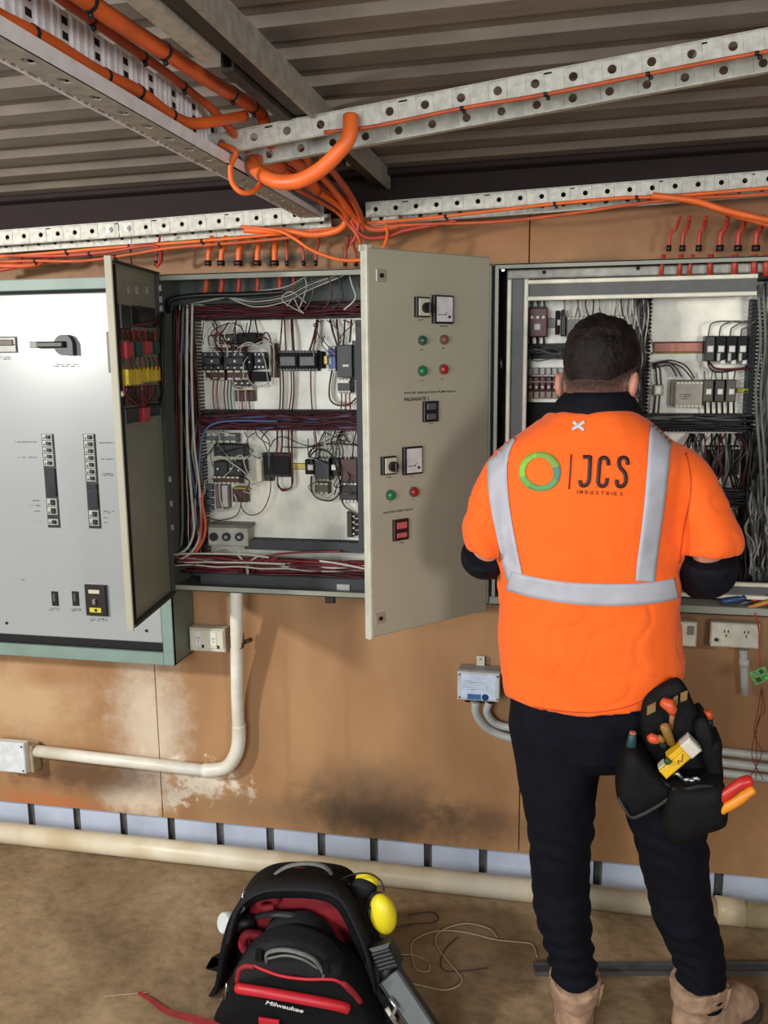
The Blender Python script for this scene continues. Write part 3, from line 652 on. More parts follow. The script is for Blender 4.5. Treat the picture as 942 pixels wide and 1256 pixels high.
comp('relay_socket',321,556,355,585,.06,blackm,top=7,face=ductm); comp('relay_socket',322,576,334,590,.055,black)
comp('din_rail',355,568,376,576,.034,M('brass',(176,156,84),.4,.6))
comp('contactor',374,564,386,582,.055,blackm)
c_=comp('contactor',386,562,404,590,.082,black,top=4,face=M('aged_label',(150,144,120),.5)); comp('label_tag',377,570,384,577,.06,white,c_,d0=.055); comp('label_tag',406,570,414,577,.075,white,c_,d0=.05)
comp('overload_relay',386,592,403,606,.06,M('dark_tan',(92,84,64),.5),top=3); comp('contactor',404,562,417,584,.05,black)
comp('contactor',417.5,562,438,592,.07,brownp,top=4,face=ductm); comp('overload_relay',416,592,438,616,.065,black,top=5,face=white)
comp('terminal_block',425.5,628,432,659,.05,M('olive_dark',(52,50,40),.6)); 
for i in range(4): comp('terminal_block',431.5,631+i*7.2,437.5,635.5+i*7.2,.05,M('olive_dark',(52,50,40),.6),dots=[(.4,.5,.0025)])
hub=comp('cable_socket_box',255,647,304,669.5,.085,M('box_grey',(166,164,150),.5))
comp('box_lid',254,643.5,305,647.5,.087,M('box_grey_dark',(104,104,96),.5),hub,d0=.03)
for i,px in enumerate((262,277.5,293.5)):
    m=MB(); u,v=LF.uv(px,658.5,.09); m.cyl(LF,u,v,.085,.094,.0125,16); m.build('socket_ring',black,hub)
    if i: q=MB(); q.cyl(LF,u+.001,v,.094,.097,.005,10); q.build('socket_pin',steel,hub)
lo=[[(257,592,.07),(256,572,.09),(262,562,.1),(272,560,.1),(284,568,.1),(298,578,.095),(312,593,.08)],[(257,588,.07),(262,592,.08),(272,593,.08)],[(288,566,.09),(290,560,.1),(297,559,.1),(300,570,.1),(304,580,.09),(313,594,.08)],[(308,574,.09),(308,560,.1),(313,554,.1),(320,556,.1),(321,565,.09)],[(308,563,.1),(311,590,.08)],[(290,592,.07),(300,594,.075),(312,594,.08),(318,596,.08)],[(269,594,.07),(270,612,.06),(273,624,.06),(264,628,.06),(253,633,.06)],[(255,532,.07),(275,531,.08),(288,535,.08)],[(287,606,.07),(290,614,.07),(286,622,.06),(272,627,.06),(258,626,.06)]]
for q in lo: wire(q,.0018,whitew,k=8)
for q in ([(332,586,.06),(331,606,.07),(322,626,.07),(308,632,.07),(297,624,.07),(296,612,.06)],[(296,618,.06),(290,632,.06),(272,638,.06),(256,636,.06)],[(332,548,.07),(336,540,.07),(348,536,.07),(380,547,.07),(410,536,.07),(424,528,.06)],[(345,548,.06),(370,549,.07),(390,547,.07),(420,540,.07),(437,545,.07)],[(270,556,.08),(290,550,.09),(304,548,.09),(310,556,.09)],[(300,530,.06),(304,540,.07),(302,548,.07)]): wire(q,.0016,[maroon,maroon,blackw,blackw,redw,blackw][0 if q[0][0]==332 and q[0][1]==586 else 3],k=8)
for a,b in ((340,338.5),(346,344),(354,355.5),(358,358)): wire([(a,528,.055),(a,545,.06),(b,562,.065)],.0028,maroon)
for i,q in enumerate([[(341,582,.06),(341,596,.065),(348,600,.065),(357,598,.065),(358,585,.06),(358,545,.06),(357,528,.055)],[(357,560,.06),(359,580,.065),(358,596,.065),(347,602,.065),(341,594,.06)]]): wire(q,.0024,maroon,k=8)
rr=random.Random(3)
for i in range(12):
    px=388+i*4.1; wire([(px+rr.uniform(-5,8),528,.05),(px+rr.uniform(-3,3),542,.08),(px,552,.085),(px-1,563,.075)],.0019,rr.choice([blackw,blackw,maroon,whitew]))
for q,mm in (([(382,584,.06),(382,600,.07),(388,610,.075),(400,614,.075),(410,612,.07),(418,600,.07),(414,580,.08),(408,560,.085),(398,552,.09),(388,552,.09),(380,560,.08)],blackw),([(384,584,.07),(385,604,.08),(396,611,.08),(410,602,.08),(413,588,.07)],whitew),([(418,612,.07),(424,622,.06),(434,628,.06),(440,632,.06)],greyw),([(400,545,.08),(414,544,.09),(438,546,.09)],black)):
    wire(q,.0026,mm,k=8)
for q,mm in (([(262,676,.09),(280,672,.11),(300,690,.12),(304,704,.1),(306,690,.12),(320,680,.11)],whitew),([(300,704,.09),(310,694,.12),(330,682,.12),(360,678,.1),(420,676,.09)],redw),([(270,686,.12),(290,688,.125),(297,702,.1)],redw),([(308,704,.09),(318,692,.12),(340,684,.12)],redw),([(212,680,.13),(240,679,.13),(300,680,.13),(330,684,.13)],whitew),([(225,690,.13),(300,690,.13),(350,692,.13)],whitew),([(392,688,.13),(420,692,.13),(449,698,.13)],whitew)):
    wire(q,.0032,mm,k=8)
rw=random.Random(21)
for (ax,ay,bx,by,n_) in ((248,398,330,470,16),(385,395,436,430,6),(250,530,330,600,14),(378,532,438,600,14)):
    for i in range(n_):
        x0=rw.uniform(ax,bx); y0=rw.choice((ay-2,rw.uniform(ay,by))); q=[(x0,y0,.055)]; xx,yy_=x0,y0
        for k_ in range(3): xx=min(bx,max(ax,xx+rw.uniform(-14,14))); yy_=min(by+6,yy_+rw.uniform(2,18)); q.append((xx,yy_,rw.uniform(.075,.105)))
        wire(q,rw.uniform(.0012,.0020),rw.choice([maroon,blackw,maroon,whitew,blackw,greyw]),k=5,n=5)
m=MB(); u,v=LF.uv(404,735,DC+.002); m.box(LF,u-.013,v-.012,u+.015,v+.008,DC-.01,DC+.003,.002); m.build('latch_bracket',black,t)
# ---- its two doors
def door(name,P0,P1,z0,z1,label_parts,mo,mi,out):
    P0=V(P0);P1=V(P1); U=(P1-P0).normalized(); N=V((U.y,-U.x,0))
    fr=Fr((P0.x,P0.y,0),U,(0,0,1),N if out else N); return fr,(P1-P0).length
hL=V((-1.118,-.172,0)); fL=V((-1.078,-.505,0))
U=(fL-hL).normalized(); Nin=V((-U.y,U.x,0)); 
if Nin.x<0: Nin=-Nin
frL=Fr(hL,U,(0,0,1),Nin); Wd=(fL-hL).length; dz0,dz1=.935,1.84
m=MB(); m.box(frL,0,dz0,Wd,dz1,-.0015,0); dl=m.build('door',olived,t)
m=MB(); m.box(frL,Wd-.003,dz0-.012,Wd+.003,dz1+.008,-.004,.014,.002); m.build('door_edge',olive,dl)
m=MB(); m.box(frL,0,dz1-.003,Wd,dz1,0,.018); m.box(frL,0,dz0,Wd,dz0+.003,0,.018); m.box(frL,0,dz0,.003,dz1,0,.014); m.build('return_flange',M('flange_dark',(70,68,60),.6),dl)
m=MB(); pts=[frL.pt(Wd-.014,dz0+.008,.012),frL.pt(Wd-.014,dz1-.01,.012)]; m.tube(pts,.005,8); m.tube([frL.pt(Wd-.02,dz0-.004,.008),frL.pt(.01,dz0-.004,.008)],.006,8); m.build('rubber_seal',blackm,dl)
def dcomp(name,px0,py0,px1,py1,d,mt_,bev=.002,fr=frL,par=None,d0=.001):
    u0,v1=fr.uv(px0,py0,d); u1,v0=fr.uv(px1,py1,d); m=MB(); m.box(fr,u0,v0,u1,v1,d0,d,bev); return m.build(name,mt_,par or dl)
for a in (155.5,166,178.5): dcomp('vent_slot',a,351.5,a+4,361.5,.002,M('slot_pale',(178,178,165),.6),0)
dcomp('relay',149,373,162,404,.024,black); dcomp('relay',171,375,192,402,.022,black)
dcomp('relay_socket',150,404,190,418,.02,brownp)
dcomp('terminal_block',155,419,165,440,.024,M('pink_red_plastic',(186,60,70),.5)); dcomp('terminal_block',168,418,176,438,.022,M('teal_plastic',(28,74,70),.5)); dcomp('terminal_block',179.5,418,188,434,.022,M('pink_red_plastic',(186,60,70),.5)); dcomp('terminal_block',190,418,197,434,.020,M('teal_plastic',(28,74,70),.5))
yl=M('yellow_plastic',(232,200,48),.45)
dcomp('relay_socket',152,454,166,474,.012,black)
for a,b,y0,y1 in ((157,167.5,453,473),(168,176,452.5,471.5),(181,190.5,450.5,468),(191.5,197.5,449.5,467)): dcomp('timer_relay',a,y0,b,y1,.026,yl)
dcomp('relay_socket',155,476,196,492,.02,brownp); dcomp('relay',155,502,172,517,.022,black); dcomp('relay',184,496,197,509,.020,black)
dcomp('terminal_block',176,500,185,516,.024,M('pink_red_plastic',(186,60,70),.5))
def dwire(pts,r,mt_): return MB().tube(cat_([frL.at(a,b,c) for a,b,c in pts],5),r,6).build('wire',mt_,dl)
rr=random.Random(9)
for i in range(9):
    a=152+i*5; dwire([(a,404,.03),(a+rr.uniform(-3,3),410,.026),(a+2,418,.022)],.0018,rr.choice([redw,maroon,redst]))
    dwire([(a,438,.03),(a+rr.uniform(-3,3),445,.022),(a+2,453,.03)],.0016,rr.choice([redw,blackw,greyw,maroon]))
    dwire([(a,472,.03),(a+rr.uniform(-3,3),484,.026),(170+i,498,.022)],.0020,rr.choice([redw,maroon,blackw]))
dwire([(160,399,.022),(172,398,.028),(192,394,.026)],.002,redw); dwire([(196,400,.03),(200,385,.02),(199,430,.02),(199,480,.02),(196,498,.03)],.0055,black)
m=MB(); 
for px,py in ((157,483),(179,477)): m.dome(frL,*frL.uv(px,py,.03),.015,.008,.006,10,3)
m.build('round_fuse',cream,dl)
for z in (1.80,1.77,1.745,1.27,1.20,1.13): MB().box(frL,.0,z-.010,.004,z+.006,.012,.020).build('hinge_knuckle',steel,dl)
# right door, seen from its outer face
hR=V((-.197,-.172,0)); fR=V((-.452,-.462,0)); U=(hR-fR).normalized(); N=V((U.y,-U.x,0)); 
if N.y>0:N=-N
frR=Fr(fR,U,(0,0,1),N); Wd=(fR-hR).length; dr0,dr1=.925,1.852
m=MB(); m.box(frR,.001,dr0,Wd,dr1,-.0165,0,.003); dr=m.build('door',olive,t)
m=MB(); m.box(frR,-.006,dr0-.004,.006,dr1+.006,-.020,.001,.003); m.box(frR,-.006,dr1-.008,.012,dr1+.006,-.026,-.001); m.build('door_edge',M('edge_cream',(196,196,180),.4),dr)
def rc(name,px0,py0,px1,py1,d,mt_,par=None,d0=.0,bev=.002):
    u0,v1=frR.uv(px0,(py0),d); u1,_=frR.uv(px1,py0,d); _,v0=frR.uv((px0+px1)/2,py1,d); v1=frR.uv((px0+px1)/2,py0,d)[1]
    m=MB(); m.box(frR,u0,v0,u1,v1,d0,d,bev); return m.build(name,mt_,par or dr),(u0,v0,u1,v1)
fm=M('meter_face',(214,214,214),.3)
def sw(x0,y0,x1,y1):
    o,e=rc('selector_switch',x0,y0,x1,y1,.010,black); rc('face_plate',x0+3,y0+1.5,x1,y1-1.5,.0115,cream,o,.009)
    u,v=frR.uv(x0+(x1-x0)*.68,(y0+y1)/2+1,.012); m=MB(); m.cyl(frR,u,v,.011,.022,.0125,18); m.box(frR,u-.003,v-.012,u+.005,v+.010,.02,.030,.002); m.build('knob',black,o)
def meter(x0,y0,x1,y1):
    o,e=rc('panel_meter',x0,y0,x1,y1,.010,black); u0,v0,u1,v1=e; W_=u1-u0;H_=v1-v0
    m=MB(); m.box(frR,u0+W_*.13,v0+H_*.07,u1-W_*.08,v1-H_*.06,.009,.011); f=m.build('dial_face',fm,o)
    m=MB(); m.box(frR,u0+W_*.16,v0+H_*.30,u0+W_*.58,v0+H_*.325,.011,.0116); cxx,czz=u0+W_*.74,v0+H_*.24; m.cyl(frR,cxx,czz,.011,.013,.0035,10)
    for k in range(9): a=math.radians(95+k*10); m.add([frR.pt(cxx+math.cos(a)*rr_,czz+math.sin(a)*rr_+dd,.0114) for rr_,dd in ((W_*.62,0),(W_*.68,0),(W_*.68,.0006),(W_*.62,.0006))],[(0,1,2,3)])
    m.tube([frR.pt(u0+W_*.5,v0+H_*.31,.012),frR.pt(u0+W_*.63,v0+H_*.40,.012)],.0006,5)
    m.build('dial_marks',ink,f)
def lamp(px,py,r,col,nm,name='indicator_lamp'):
    u,v=frR.uv(px,py,.005); m=MB(); m.cyl(frR,u,v,0,.006,r*1.12,20); o=m.build(name,M('lamp_bezel',(120,120,112),.4,.4),dr); m=MB(); m.cyl(frR,u,v,.005,.009,r,20); m.dome(frR,u,v,.009,r,.006,18,4); m.build('lens',M(nm,col,.3,coat=.4),o)
sw(511,364,528,389); meter(532.5,362,557,397)
lamp(518.5,417.5,.0105,(44,92,72),'green_dim'); lamp(545,416.5,.0105,(130,78,66),'red_dim')
lamp(518.5,455,.0115,(20,120,78),'green_lens','push_button'); lamp(544.5,453,.0115,(168,34,38),'red_lens','push_button')
rc1,_=rc('counter_window',520.5,492,538.5,517.5,.008,black); rc('window_glass',524,494,536,503,.009,M('counter_grey',(92,88,90),.3),rc1,.007); rc('window_glass',524,507,536,515,.009,M('counter_grey',(92,88,90),.3),rc1,.007)
sw(469.5,560,487,582.5); meter(496,548,519,582)
lamp(479.5,607.5,.0115,(20,120,78),'green_lens','push_button'); lamp(508,603.5,.0115,(168,34,38),'red_lens','push_button')
rc1,_=rc('counter_window',483.5,637,502,663,.008,M('dark_red_frame',(60,22,24),.4)); rc('window_glass',487,640,500,649,.009,M('counter_red',(196,100,92),.3),rc1,.007); rc('window_glass',487,653,500,660,.009,M('counter_red',(196,100,92),.3),rc1,.007)
m=MB(); kk=0
for a,b,y_,sl in ((513,523,392.5,-.5),(540,550,400,-.3),(514,520,429,0),(542,547,427,0),(515,522,467,0),(541,545,465,0),(474,482,585.5,-.5),(503,509,584.5,0),(476,481,616,0),(506,510,613,0),(527,533,519.5,0),(490,497,665.5,-.4)):
    kk+=1; legend(m,frR,a,b,y_,.0003,1,kk+40,slope=sl)
u,v=frR.uv(496,483.5,.0003); text_mesh(m,'FILTER IRRIGATION PUMP RELAY',frR,u,v,.0052,.0004,1.0,bold=.00006,sx=(frR.uv(560,478,0)[0]-u)/.118 if 0 else 1.0,slope=0) if 0 else None
def fit_text(m,body,px0,px1,py,h,bold=0,shear=0):
    u0,v0=frR.uv(px0,py,.0004); u1,_=frR.uv(px1,py,.0004)
    c=bpy.data.curves.new('t','FONT'); c.body=body; c.size=h*1.4; o=bpy.data.objects.new('t',c); SC.collection.objects.link(o); bpy.context.view_layer.update(); wd=o.dimensions.x; bpy.data.objects.remove(o)
    text_mesh(m,body,frR,u0,v0,h,.0004,sx=(u1-u0)/wd,bold=bold,shear=shear)
fit_text(m,'WATER IRRIGATION PUMP RELAY',495.5,560,483.5,.0050,.0002)
fit_text(m,'PALINGATE 1',495,525,492,.0080,.0004,.2)
fit_text(m,'WATER PUMP RELAY',470,507,630.5,.0048,.0002)
m.build('door_lettering',ink,dr)
for px,py in ((467.5,338),(466.5,758.5)):
    u,v=frR.uv(px,py,.002); m=MB(); m.box(frR,u-.014,v-.014,u+.014,v+.014,0,.003,.001); o=m.build('lock_plate',M('lock_steel',(176,176,160),.35,.4),dr); MB().cyl(frR,u,v,.003,.006,.0055,12).build('lock',black,o)
# ---- right cabinet
t=T('control_cabinet','wide open right cabinet the person works in, with grey swing frame and bright back plate','electrical cabinet',(.2,-.001,ZB_))
CR=t; ru0,ru1=-.188,.62
shell(t,LF,ru0,ZB_,ru1,ZT_,DC,M('rim_grey_green',(150,152,138),.5,0,.08,10),M('inner_dark',(58,62,60),.6),lip=.012)
rf=lambda px,py,off: LF.uv(px,py,off)
MB().box(LF,ru0+.03,ZB_+.06,ru1-.02,ZT_-.05,.012,PF).build('mounting_plate',M('bright_plate',(232,228,212),.35,.15,.22,7,0,col2=(176,174,164)),t)
m=MB(); m.pbox(LF,622,325.5,1000,337.5,.10,.108,.003); sb=m.build('top_bracket',galvd,t)
m=MB()
for px,py in ((667.5,334),(782.5,329)): u,v=rf(px,py,.108); m.cyl(LF,u,v,.108,.110,.005,10)
m.build('bracket_hole',blackm,sb)
SFm=M('frame_channel',(88,88,88),.5); ridge=M('frame_ridge',(232,228,208),.4)
def rail2(px0,py0,px1,py1,vert,nm):
    m=MB(); e=m.pbox(LF,px0,py0,px1,py1,.125,.135); o=m.build(nm,SFm,t); u0,v0,u1,v1=e; q=MB(); w_=.0105
    if vert: q.box(LF,u0,v0,u0+w_,v1,.125,.148,.002); q.box(LF,u1-w_,v0,u1,v1,.125,.148,.002)
    else: q.box(LF,u0,v0,u1,v0+w_,.125,.148,.002); q.box(LF,u0,v1-w_,u1,v1,.125,.148,.002)
    q.build('ridge',ridge,o)
rail2(620,343,645,748,True,'swing_frame_post'); rail2(646,340,928,366,False,'swing_frame_rail'); rail2(646,710,1000,730,False,'swing_frame_rail')
for i,(px,r,b) in enumerate(((812,.0055,6),(834,.006,4),(847,.005,8),(871,.0075,2),(901,.008,2),(925,.008,0),(940,.008,0))):
    MB().tube([LF.at(px+b*.4,312,.118),LF.at(px,324,.118),LF.at(px-b*.3,339,.118)],r,10).build('cable_end',redst,t)
MB().tube([LF.at(615,452,.11),LF.at(614,440,.11)],.004).build('frame_screw',steel,t)
u,v=rf(617,331,.15); MB().cyl(LF,u,v,.14,.152,.0045,10).build('frame_screw',steel,t)
# ducts and wiring
def duct3(*a,**k): return duct(*a,**k)
d1=duct(785,355,797,545,.03,.075,True); strands(d1[0]-.03,d1[1],d1[2]-.008,d1[3],.04,.09,True,16,[blackw,greyw,blackw,whitew],t)
d2=duct(918,366,930,530,.03,.075,True); d3=duct(928,340,975,720,.02,.06,True,mt_=blackm); strands(d3[0],d3[1],d3[2],d3[3],.04,.12,True,44,[greyw,blackw,greyw,greyw,blackw],t)
d4=duct(790,508,925,530,.03,.075,False); strands(d4[0]-.25,d4[1],d4[2],d4[3],.04,.085,False,22,[blackw,blackw,greyw],t)
d5=duct(800,600,925,622,.03,.075,False); strands(d5[0]-.25,d5[1],d5[2]+.03,d5[3],.04,.09,False,22,[blackw,blackw,maroon],t)
d6=duct(910,528,926,720,.03,.08,True,mt_=blackm); strands(d6[0],d6[1],d6[2]+.02,d6[3],.04,.11,True,24,[blackw,blackw,greyw,maroon],t)
d7=duct(646,421,720,440,.03,.075,False); strands(d7[0],d7[1],d7[2]+.05,d7[3],.04,.08,False,12,[blackw,greyw,blackw],t)
m=MB(); m.pbox(LF,646,494,735,560,.03,.06,.002); m.build('terminal_cover',blackm,t)
rc_=M('contactor_maroon',(94,34,36),.45)
c_=comp('contactor',648,378,671,413,.09,rc_,dots=[(.2,.68,.004),(.5,.68,.004),(.8,.68,.004)]); comp('label_tag',655,397,663,405,.093,white,c_,d0=.09); comp('contactor_top',649,376,670,388,.085,M('maroon_grey',(66,50,48),.5),c_,d0=.03)
for i,px in enumerate((651,659,667)): wire([(px,366,.05),(px+1,376,.07)],.003,greyw); wire([(px,413,.07),(px,422,.05)],.003,blackw)
comp('relay',681,381,686,410,.07,blackm); comp('relay',688,380,694,412,.07,black); comp('din_rail',672,390,682,402,.04,galvd); comp('label_tag',683.5,392,687.5,399,.075,white)
comp('terminal_block',695,388,765,425,.06,M('grey_module',(122,122,118),.5),top=14)
for i in range(20):
    px=690+i*5.3; wire([(px+rr.uniform(-3,3),356,.05),(px+rr.uniform(-4,4),372,.08),(px,388,.07)],.0018,rr.choice([greyw,blackw,maroon,greyw,whitew]))
for q in ([(649,431,.09),(656,428,.1),(668,431,.1),(680,434,.1),(690,432,.1)],[(651,440,.09),(660,443,.1),(676,440,.1),(690,440,.1)],[(652,425,.09),(648,432,.1),(652,442,.09)],[(690,426,.09),(686,434,.1),(692,442,.09)]): wire(q,.002,greyw)
for i in range(10):
    a=647+i*7.6
    comp('terminal_block',a,451,a+6,460,.06,M('pale_terminal',(190,188,176),.4)); comp('fuse_holder',a,462,a+6.6,479,.075,rc_,dots=[(.5,.25,.0035)]); 
    o=comp('fuse_holder',a,480,a+6.6,489,.08,M('tan_tag',(166,146,128),.5))
comp('din_rail',646,467,722,469.5,.082,M('tan_tag',(166,146,128),.5),d0=.07)
for i in range(10):
    px=772+i*2.4; wire([(px,356,.06),(px+rr.uniform(-4,6),385,.09),(px+rr.uniform(-4,8),410+i*2,.085),(px+4,425+i,.07)],.0019,[whitew,greyw,whitew,M('green_grey_wire',(96,110,88),.5)][i%4])
comp('busbar',802,420,862,432,.04,M('copper_pink',(190,124,106),.5,.1)); comp('busbar',801,431.5,862,433.5,.044,M('brass',(176,156,84),.4,.6)); comp('busbar_edge',802,419,862,420.5,.044,M('copper_dark',(96,48,44),.5))
comp('relay',802.5,472,813.5,485,.07,M('silver_relay',(156,152,136),.4,.2),dots=None); comp('label_tag',805,474,811,483,.072,white,d0=.07)
for a in (806,811): wire([(a,472,.06),(a-1,462,.065),(a-2,452,.06),(a-6,447,.06)],.0026,blackw); wire([(a-2,485,.06),(a-3,496,.06),(a-4,507,.06)],.003,blackw)
ps=comp('power_supply',829,468,862,500,.075,M('module_grey',(152,148,136),.5),top=7); comp('module_base',823,466,864,497,.055,M('module_shadow',(110,106,98),.5)); m=MB(); legend(m,LF,834,850,484,.0755,3,77); m.build('module_marks',ink,ps)
for q in ([(802,450,.06),(812,445,.07),(826,446,.075),(838,452,.08),(850,466,.08)],[(800,447,.06),(815,443,.07),(828,450,.075),(836,462,.075)],[(802,448,.06),(820,442,.075),(840,448,.08),(852,464,.08)],[(800,452,.06),(812,449,.07),(822,449,.07),(830,462,.07)]): wire(q,.0021,blackw,k=8)
for i in range(4):
    a=865+i*13.3; mt_=black if i==0 else blackm
    c_=comp('contactor',a,412,a+12,443,.08,mt_); comp('label_tag',a+3,424,a+10.5,432,.084,white,c_,d0=.08); 
    if i: comp('terminal_block',a+1.5,433,a+5.5,443,.082,M('pale_terminal',(190,188,176),.4),c_,d0=.08); comp('label_tag',a+6,441,a+11.5,447,.08,white,c_,d0=.05)
    wire([(a+4,412,.07),(a+5,404,.08),(a+8,397+2*i,.08),(a+22,394,.08),(922,396,.07)],.0018,greyw,k=8)
wire([(868,440,.07),(870,450,.08),(878,456,.08),(895,455,.08),(918,450,.07)],.0026,blackw); wire([(870,444,.07),(878,452,.085),(900,453,.08),(920,452,.07)],.003,maroon)
for i in range(3):
    a=863+i*14; c_=comp('contactor',a,466,a+12,493,.08,[M('dark_olive_relay',(72,68,56),.5),black,M('dark_olive_relay',(72,68,56),.5)][i]); comp('label_tag',a+3.5,477,a+10,484,.083,white,c_,d0=.08)
    for q_ in (2,9): wire([(a+q_,493,.07),(a+q_,507,.06)],.003,blackw); wire([(a+q_,466,.07),(a+q_+rr.uniform(-2,2),455,.07)],.002,rr.choice([greyw,blackw]))
comp('din_rail',904,476,918,482,.04,M('brass_yellow',(214,206,70),.5))
for i in range(34):
    px=845+rr.random()*66; y0=rr.uniform(532,545); wire([(px,532,.05),(px+rr.uniform(-10,10),550,.09),(px+rr.uniform(-8,8),575,.09),(px+rr.uniform(-8,8),598,.07)],rr.uniform(.0016,.0026),rr.choice([blackw,blackw,greyw,maroon]))
for i in range(3): comp('contactor',866+i*15,548,877+i*15,585,.075,blackm,top=3,face=M('pale_terminal',(190,188,176),.4))
for i in range(8): wire([(870+i*5,624,.05),(880+i*4,636,.08),(874+i*4,650,.08),(868+i*5,664,.06)],.0018,rr.choice([blackw,greyw,whitew]))
comp('din_rail',885,662,912,670,.036,M('brass',(176,156,84),.4,.6)); 
for i in range(26):
    px=918+rr.random()*34; q=[(px+rr.uniform(-3,3),600+rr.uniform(-12,10),.09)]
    for k_ in range(4): q.append((px+rr.uniform(-7,7),625+k_*22,.09+rr.random()*.04))
    q.append((px+rr.uniform(-6,6),703+rr.uniform(-8,4),.10)); wire(q,.0024,rr.choice([M('pale_grey_wire',(168,166,160),.5),M('pale_grey_wire',(168,166,160),.5),greyw]),k=5)
for a in (930,936,944): wire([(a,350,.11),(a+3,420,.12),(a-3,480,.12),(a+2,560,.12),(a+4,610,.11)],.004,[greyw,M('pale_grey_wire',(168,166,160),.5),greyw][a%3])
m=MB(); m.pbox(LF,600,741,1010,750,.10,.171,.002); m.build('sill_strip',M('rim_grey_green',(150,152,138),.5,0,.08,10),t)
# ================================================================ things on the wall
def P(px,py,y): return at(px,py,y)
def wbox(fr,px0,py0,px1,py1,d0,d1,bev,name,mat,par): m=MB(); e=m.pbox(fr,px0,py0,px1,py1,d0,d1,bev); return m.build(name,mat,par),e
oldw=M('aged_white_plastic',(204,200,182),.45,0,.12,30)
q=P(253,785,-.02); t=T('power_outlet','double power outlet box on the plywood beside the vertical conduit, under the middle cabinet','power outlet',(q.x,-.012,q.z-.03))
o,e=wbox(LF,232,771,276,799.5,.012,.048,.004,'outlet_box',oldw,t); u0,v0,u1,v1=e
MB().box(LF,u0+.004,v0+.012,u1-.004,v1-.004,.047,.052,.002).build('face_plate',cream,t)
for f in (.28,.70):
    m=MB(); c_=u0+(u1-u0)*f; m.box(LF,c_-.011,v0+.022,c_+.009,v1-.010,.051,.054,.001); s_=m.build('socket',white,t)
    m=MB(); 
    for dx,dz in ((-.004,.006),(.003,.006),(0,-.004)): m.box(LF,c_+dx-.001,v0+.036+dz,c_+dx+.001,v0+.042+dz,.054,.0545)
    m.build('socket_holes',black,s_)
    m=MB(); m.box(LF,c_+.011,v0+.014,c_+.017,v0+.024,.051,.056,.001); m.build('switch',black,t)
pipew=M('cream_conduit',(240,238,228),.4,0,.14,9,col2=(212,206,188))
t=T('conduit','white conduit dropping from the middle cabinet and turning left to the small box','conduit',(-.9,-.012,.45))
vt=[P(290,722,-.10),P(290,736,-.10),P(290.5,790,-.075),P(291,850,-.045),P(293,898,-.033)]; ht=[P(262,946,-.033),P(200,939,-.033),P(120,930,-.033),P(40,920.5,-.033)]
RC=.0195
MB().tube(cat_(vt,4),RC,18).build('vertical_run',pipew,t); MB().tube(ht,RC,18).build('horizontal_run',pipew,t)
el=cat_([P(293,888,-.033),P(292.5,912,-.033),P(287,930,-.033),P(275,942,-.033),P(250,945,-.033)],5); MB().tube(el,RC*1.13,18).build('elbow',pipew,t)
m=MB(); c0=P(290.5,778,-.075); c1=P(291,793,-.070); m.tube([c0,c1],RC*1.12,18); s_=P(299,788,-.05); m.tube([s_,s_+V((.012,.03,0))],.007,8); m.build('saddle_clamp',M('rusty_clip',(130,100,70),.6,.3,.3,60),t)
q=P(16,930,-.05); t=T('junction_box','small square junction box with white lid at left end of the white conduit','junction box',(q.x,-.012,q.z-.04))
o,e=wbox(LF,-8,914,40,946,.012,.055,.003,'box_body',M('beige_plastic',(176,158,128),.5),t); o,e=wbox(LF,-7,911,30,947.5,.05,.075,.003,'lid',M('clean_white',(228,234,238),.35),t)
m=MB(); 
for f in((.93,.1),(.93,.9)): m.cyl(LF,e[0]+(e[2]-e[0])*f[0],e[1]+(e[3]-e[1])*f[1],.075,.077,.003,8)
m.build('lid_screws',black,t)
q=P(588,840,-.05); t=T('sensor_box','small grey sensor box with blue-printed label, on the plywood left of the person','sensor box',(q.x,-.012,q.z-.05))
boxg=M('box_light_grey',(196,200,204),.4); o,e=wbox(LF,562,824,612,858,.012,.07,.004,'box_body',M('box_shadow_grey',(150,150,152),.5),t); o2,e=wbox(LF,561,825,613,860,.058,.078,.003,'lid',boxg,t); u0,v0,u1,v1=e; W_=u1-u0;H_=v1-v0
lb_=MB().box(LF,u0+W_*.1,v0+H_*.10,u1-W_*.1,v1-H_*.07,.078,.0786).build('printed_label',M('pale_blue_label',(206,220,240),.4),t)
MB().box(LF,u0+W_*.24,v0+H_*.05,u0+W_*.56,v0+H_*.24,.0786,.0792).build('label_band',M('label_blue',(62,110,170),.4),lb_)
m=MB(); m.cyl(LF,u0+W_*.66,v0+H_*.15,.0786,.0796,.010,16); m.build('label_emblem',M('label_navy',(28,64,120),.4),lb_)
m=MB()
for r_ in range(5): legend(m,LF,566,566+(28 if r_ else 14)+r_*2,835+r_*2.6,.0789,1,90+r_,h=.0014)
m.build('label_print',M('label_ink',(90,96,140),.5),lb_)
m=MB()
for a in (.05,.95):
    for b in (.1,.9): m.cyl(LF,u0+W_*a,v0+H_*b,.078,.080,.003,8)
m.build('lid_screws',M('screw_dark',(90,90,90),.5,.4),t)
m=MB(); m.pbox(LF,584.5,805,594.5,824,.012,.016,.001); f_=m.build('mounting_tab',oldw,t); u,v=LF.uv(589,808,.016); MB().cyl(LF,u,v,.016,.019,.004,8).build('tab_screw',steel,f_)
gl=Fr((0,-.045,v0),(1,0,0),(0,1,0),(0,0,-1))
for f in (.22,.50,.76): m=MB(); m.cyl(gl,u0+W_*f,0,-.002,.016,.009,12); m.build('cable_gland',black,t)
a=V((u0+W_*.40,-.045,v0-.012)); b=V((u0+W_*.72,-.045,v0-.012))
gcl='grey conduit'
def cond(lb,pts,r): return MB().tube(cat_(pts,5),r,14).build('conduit',pvc,label=lb,cat='conduit')
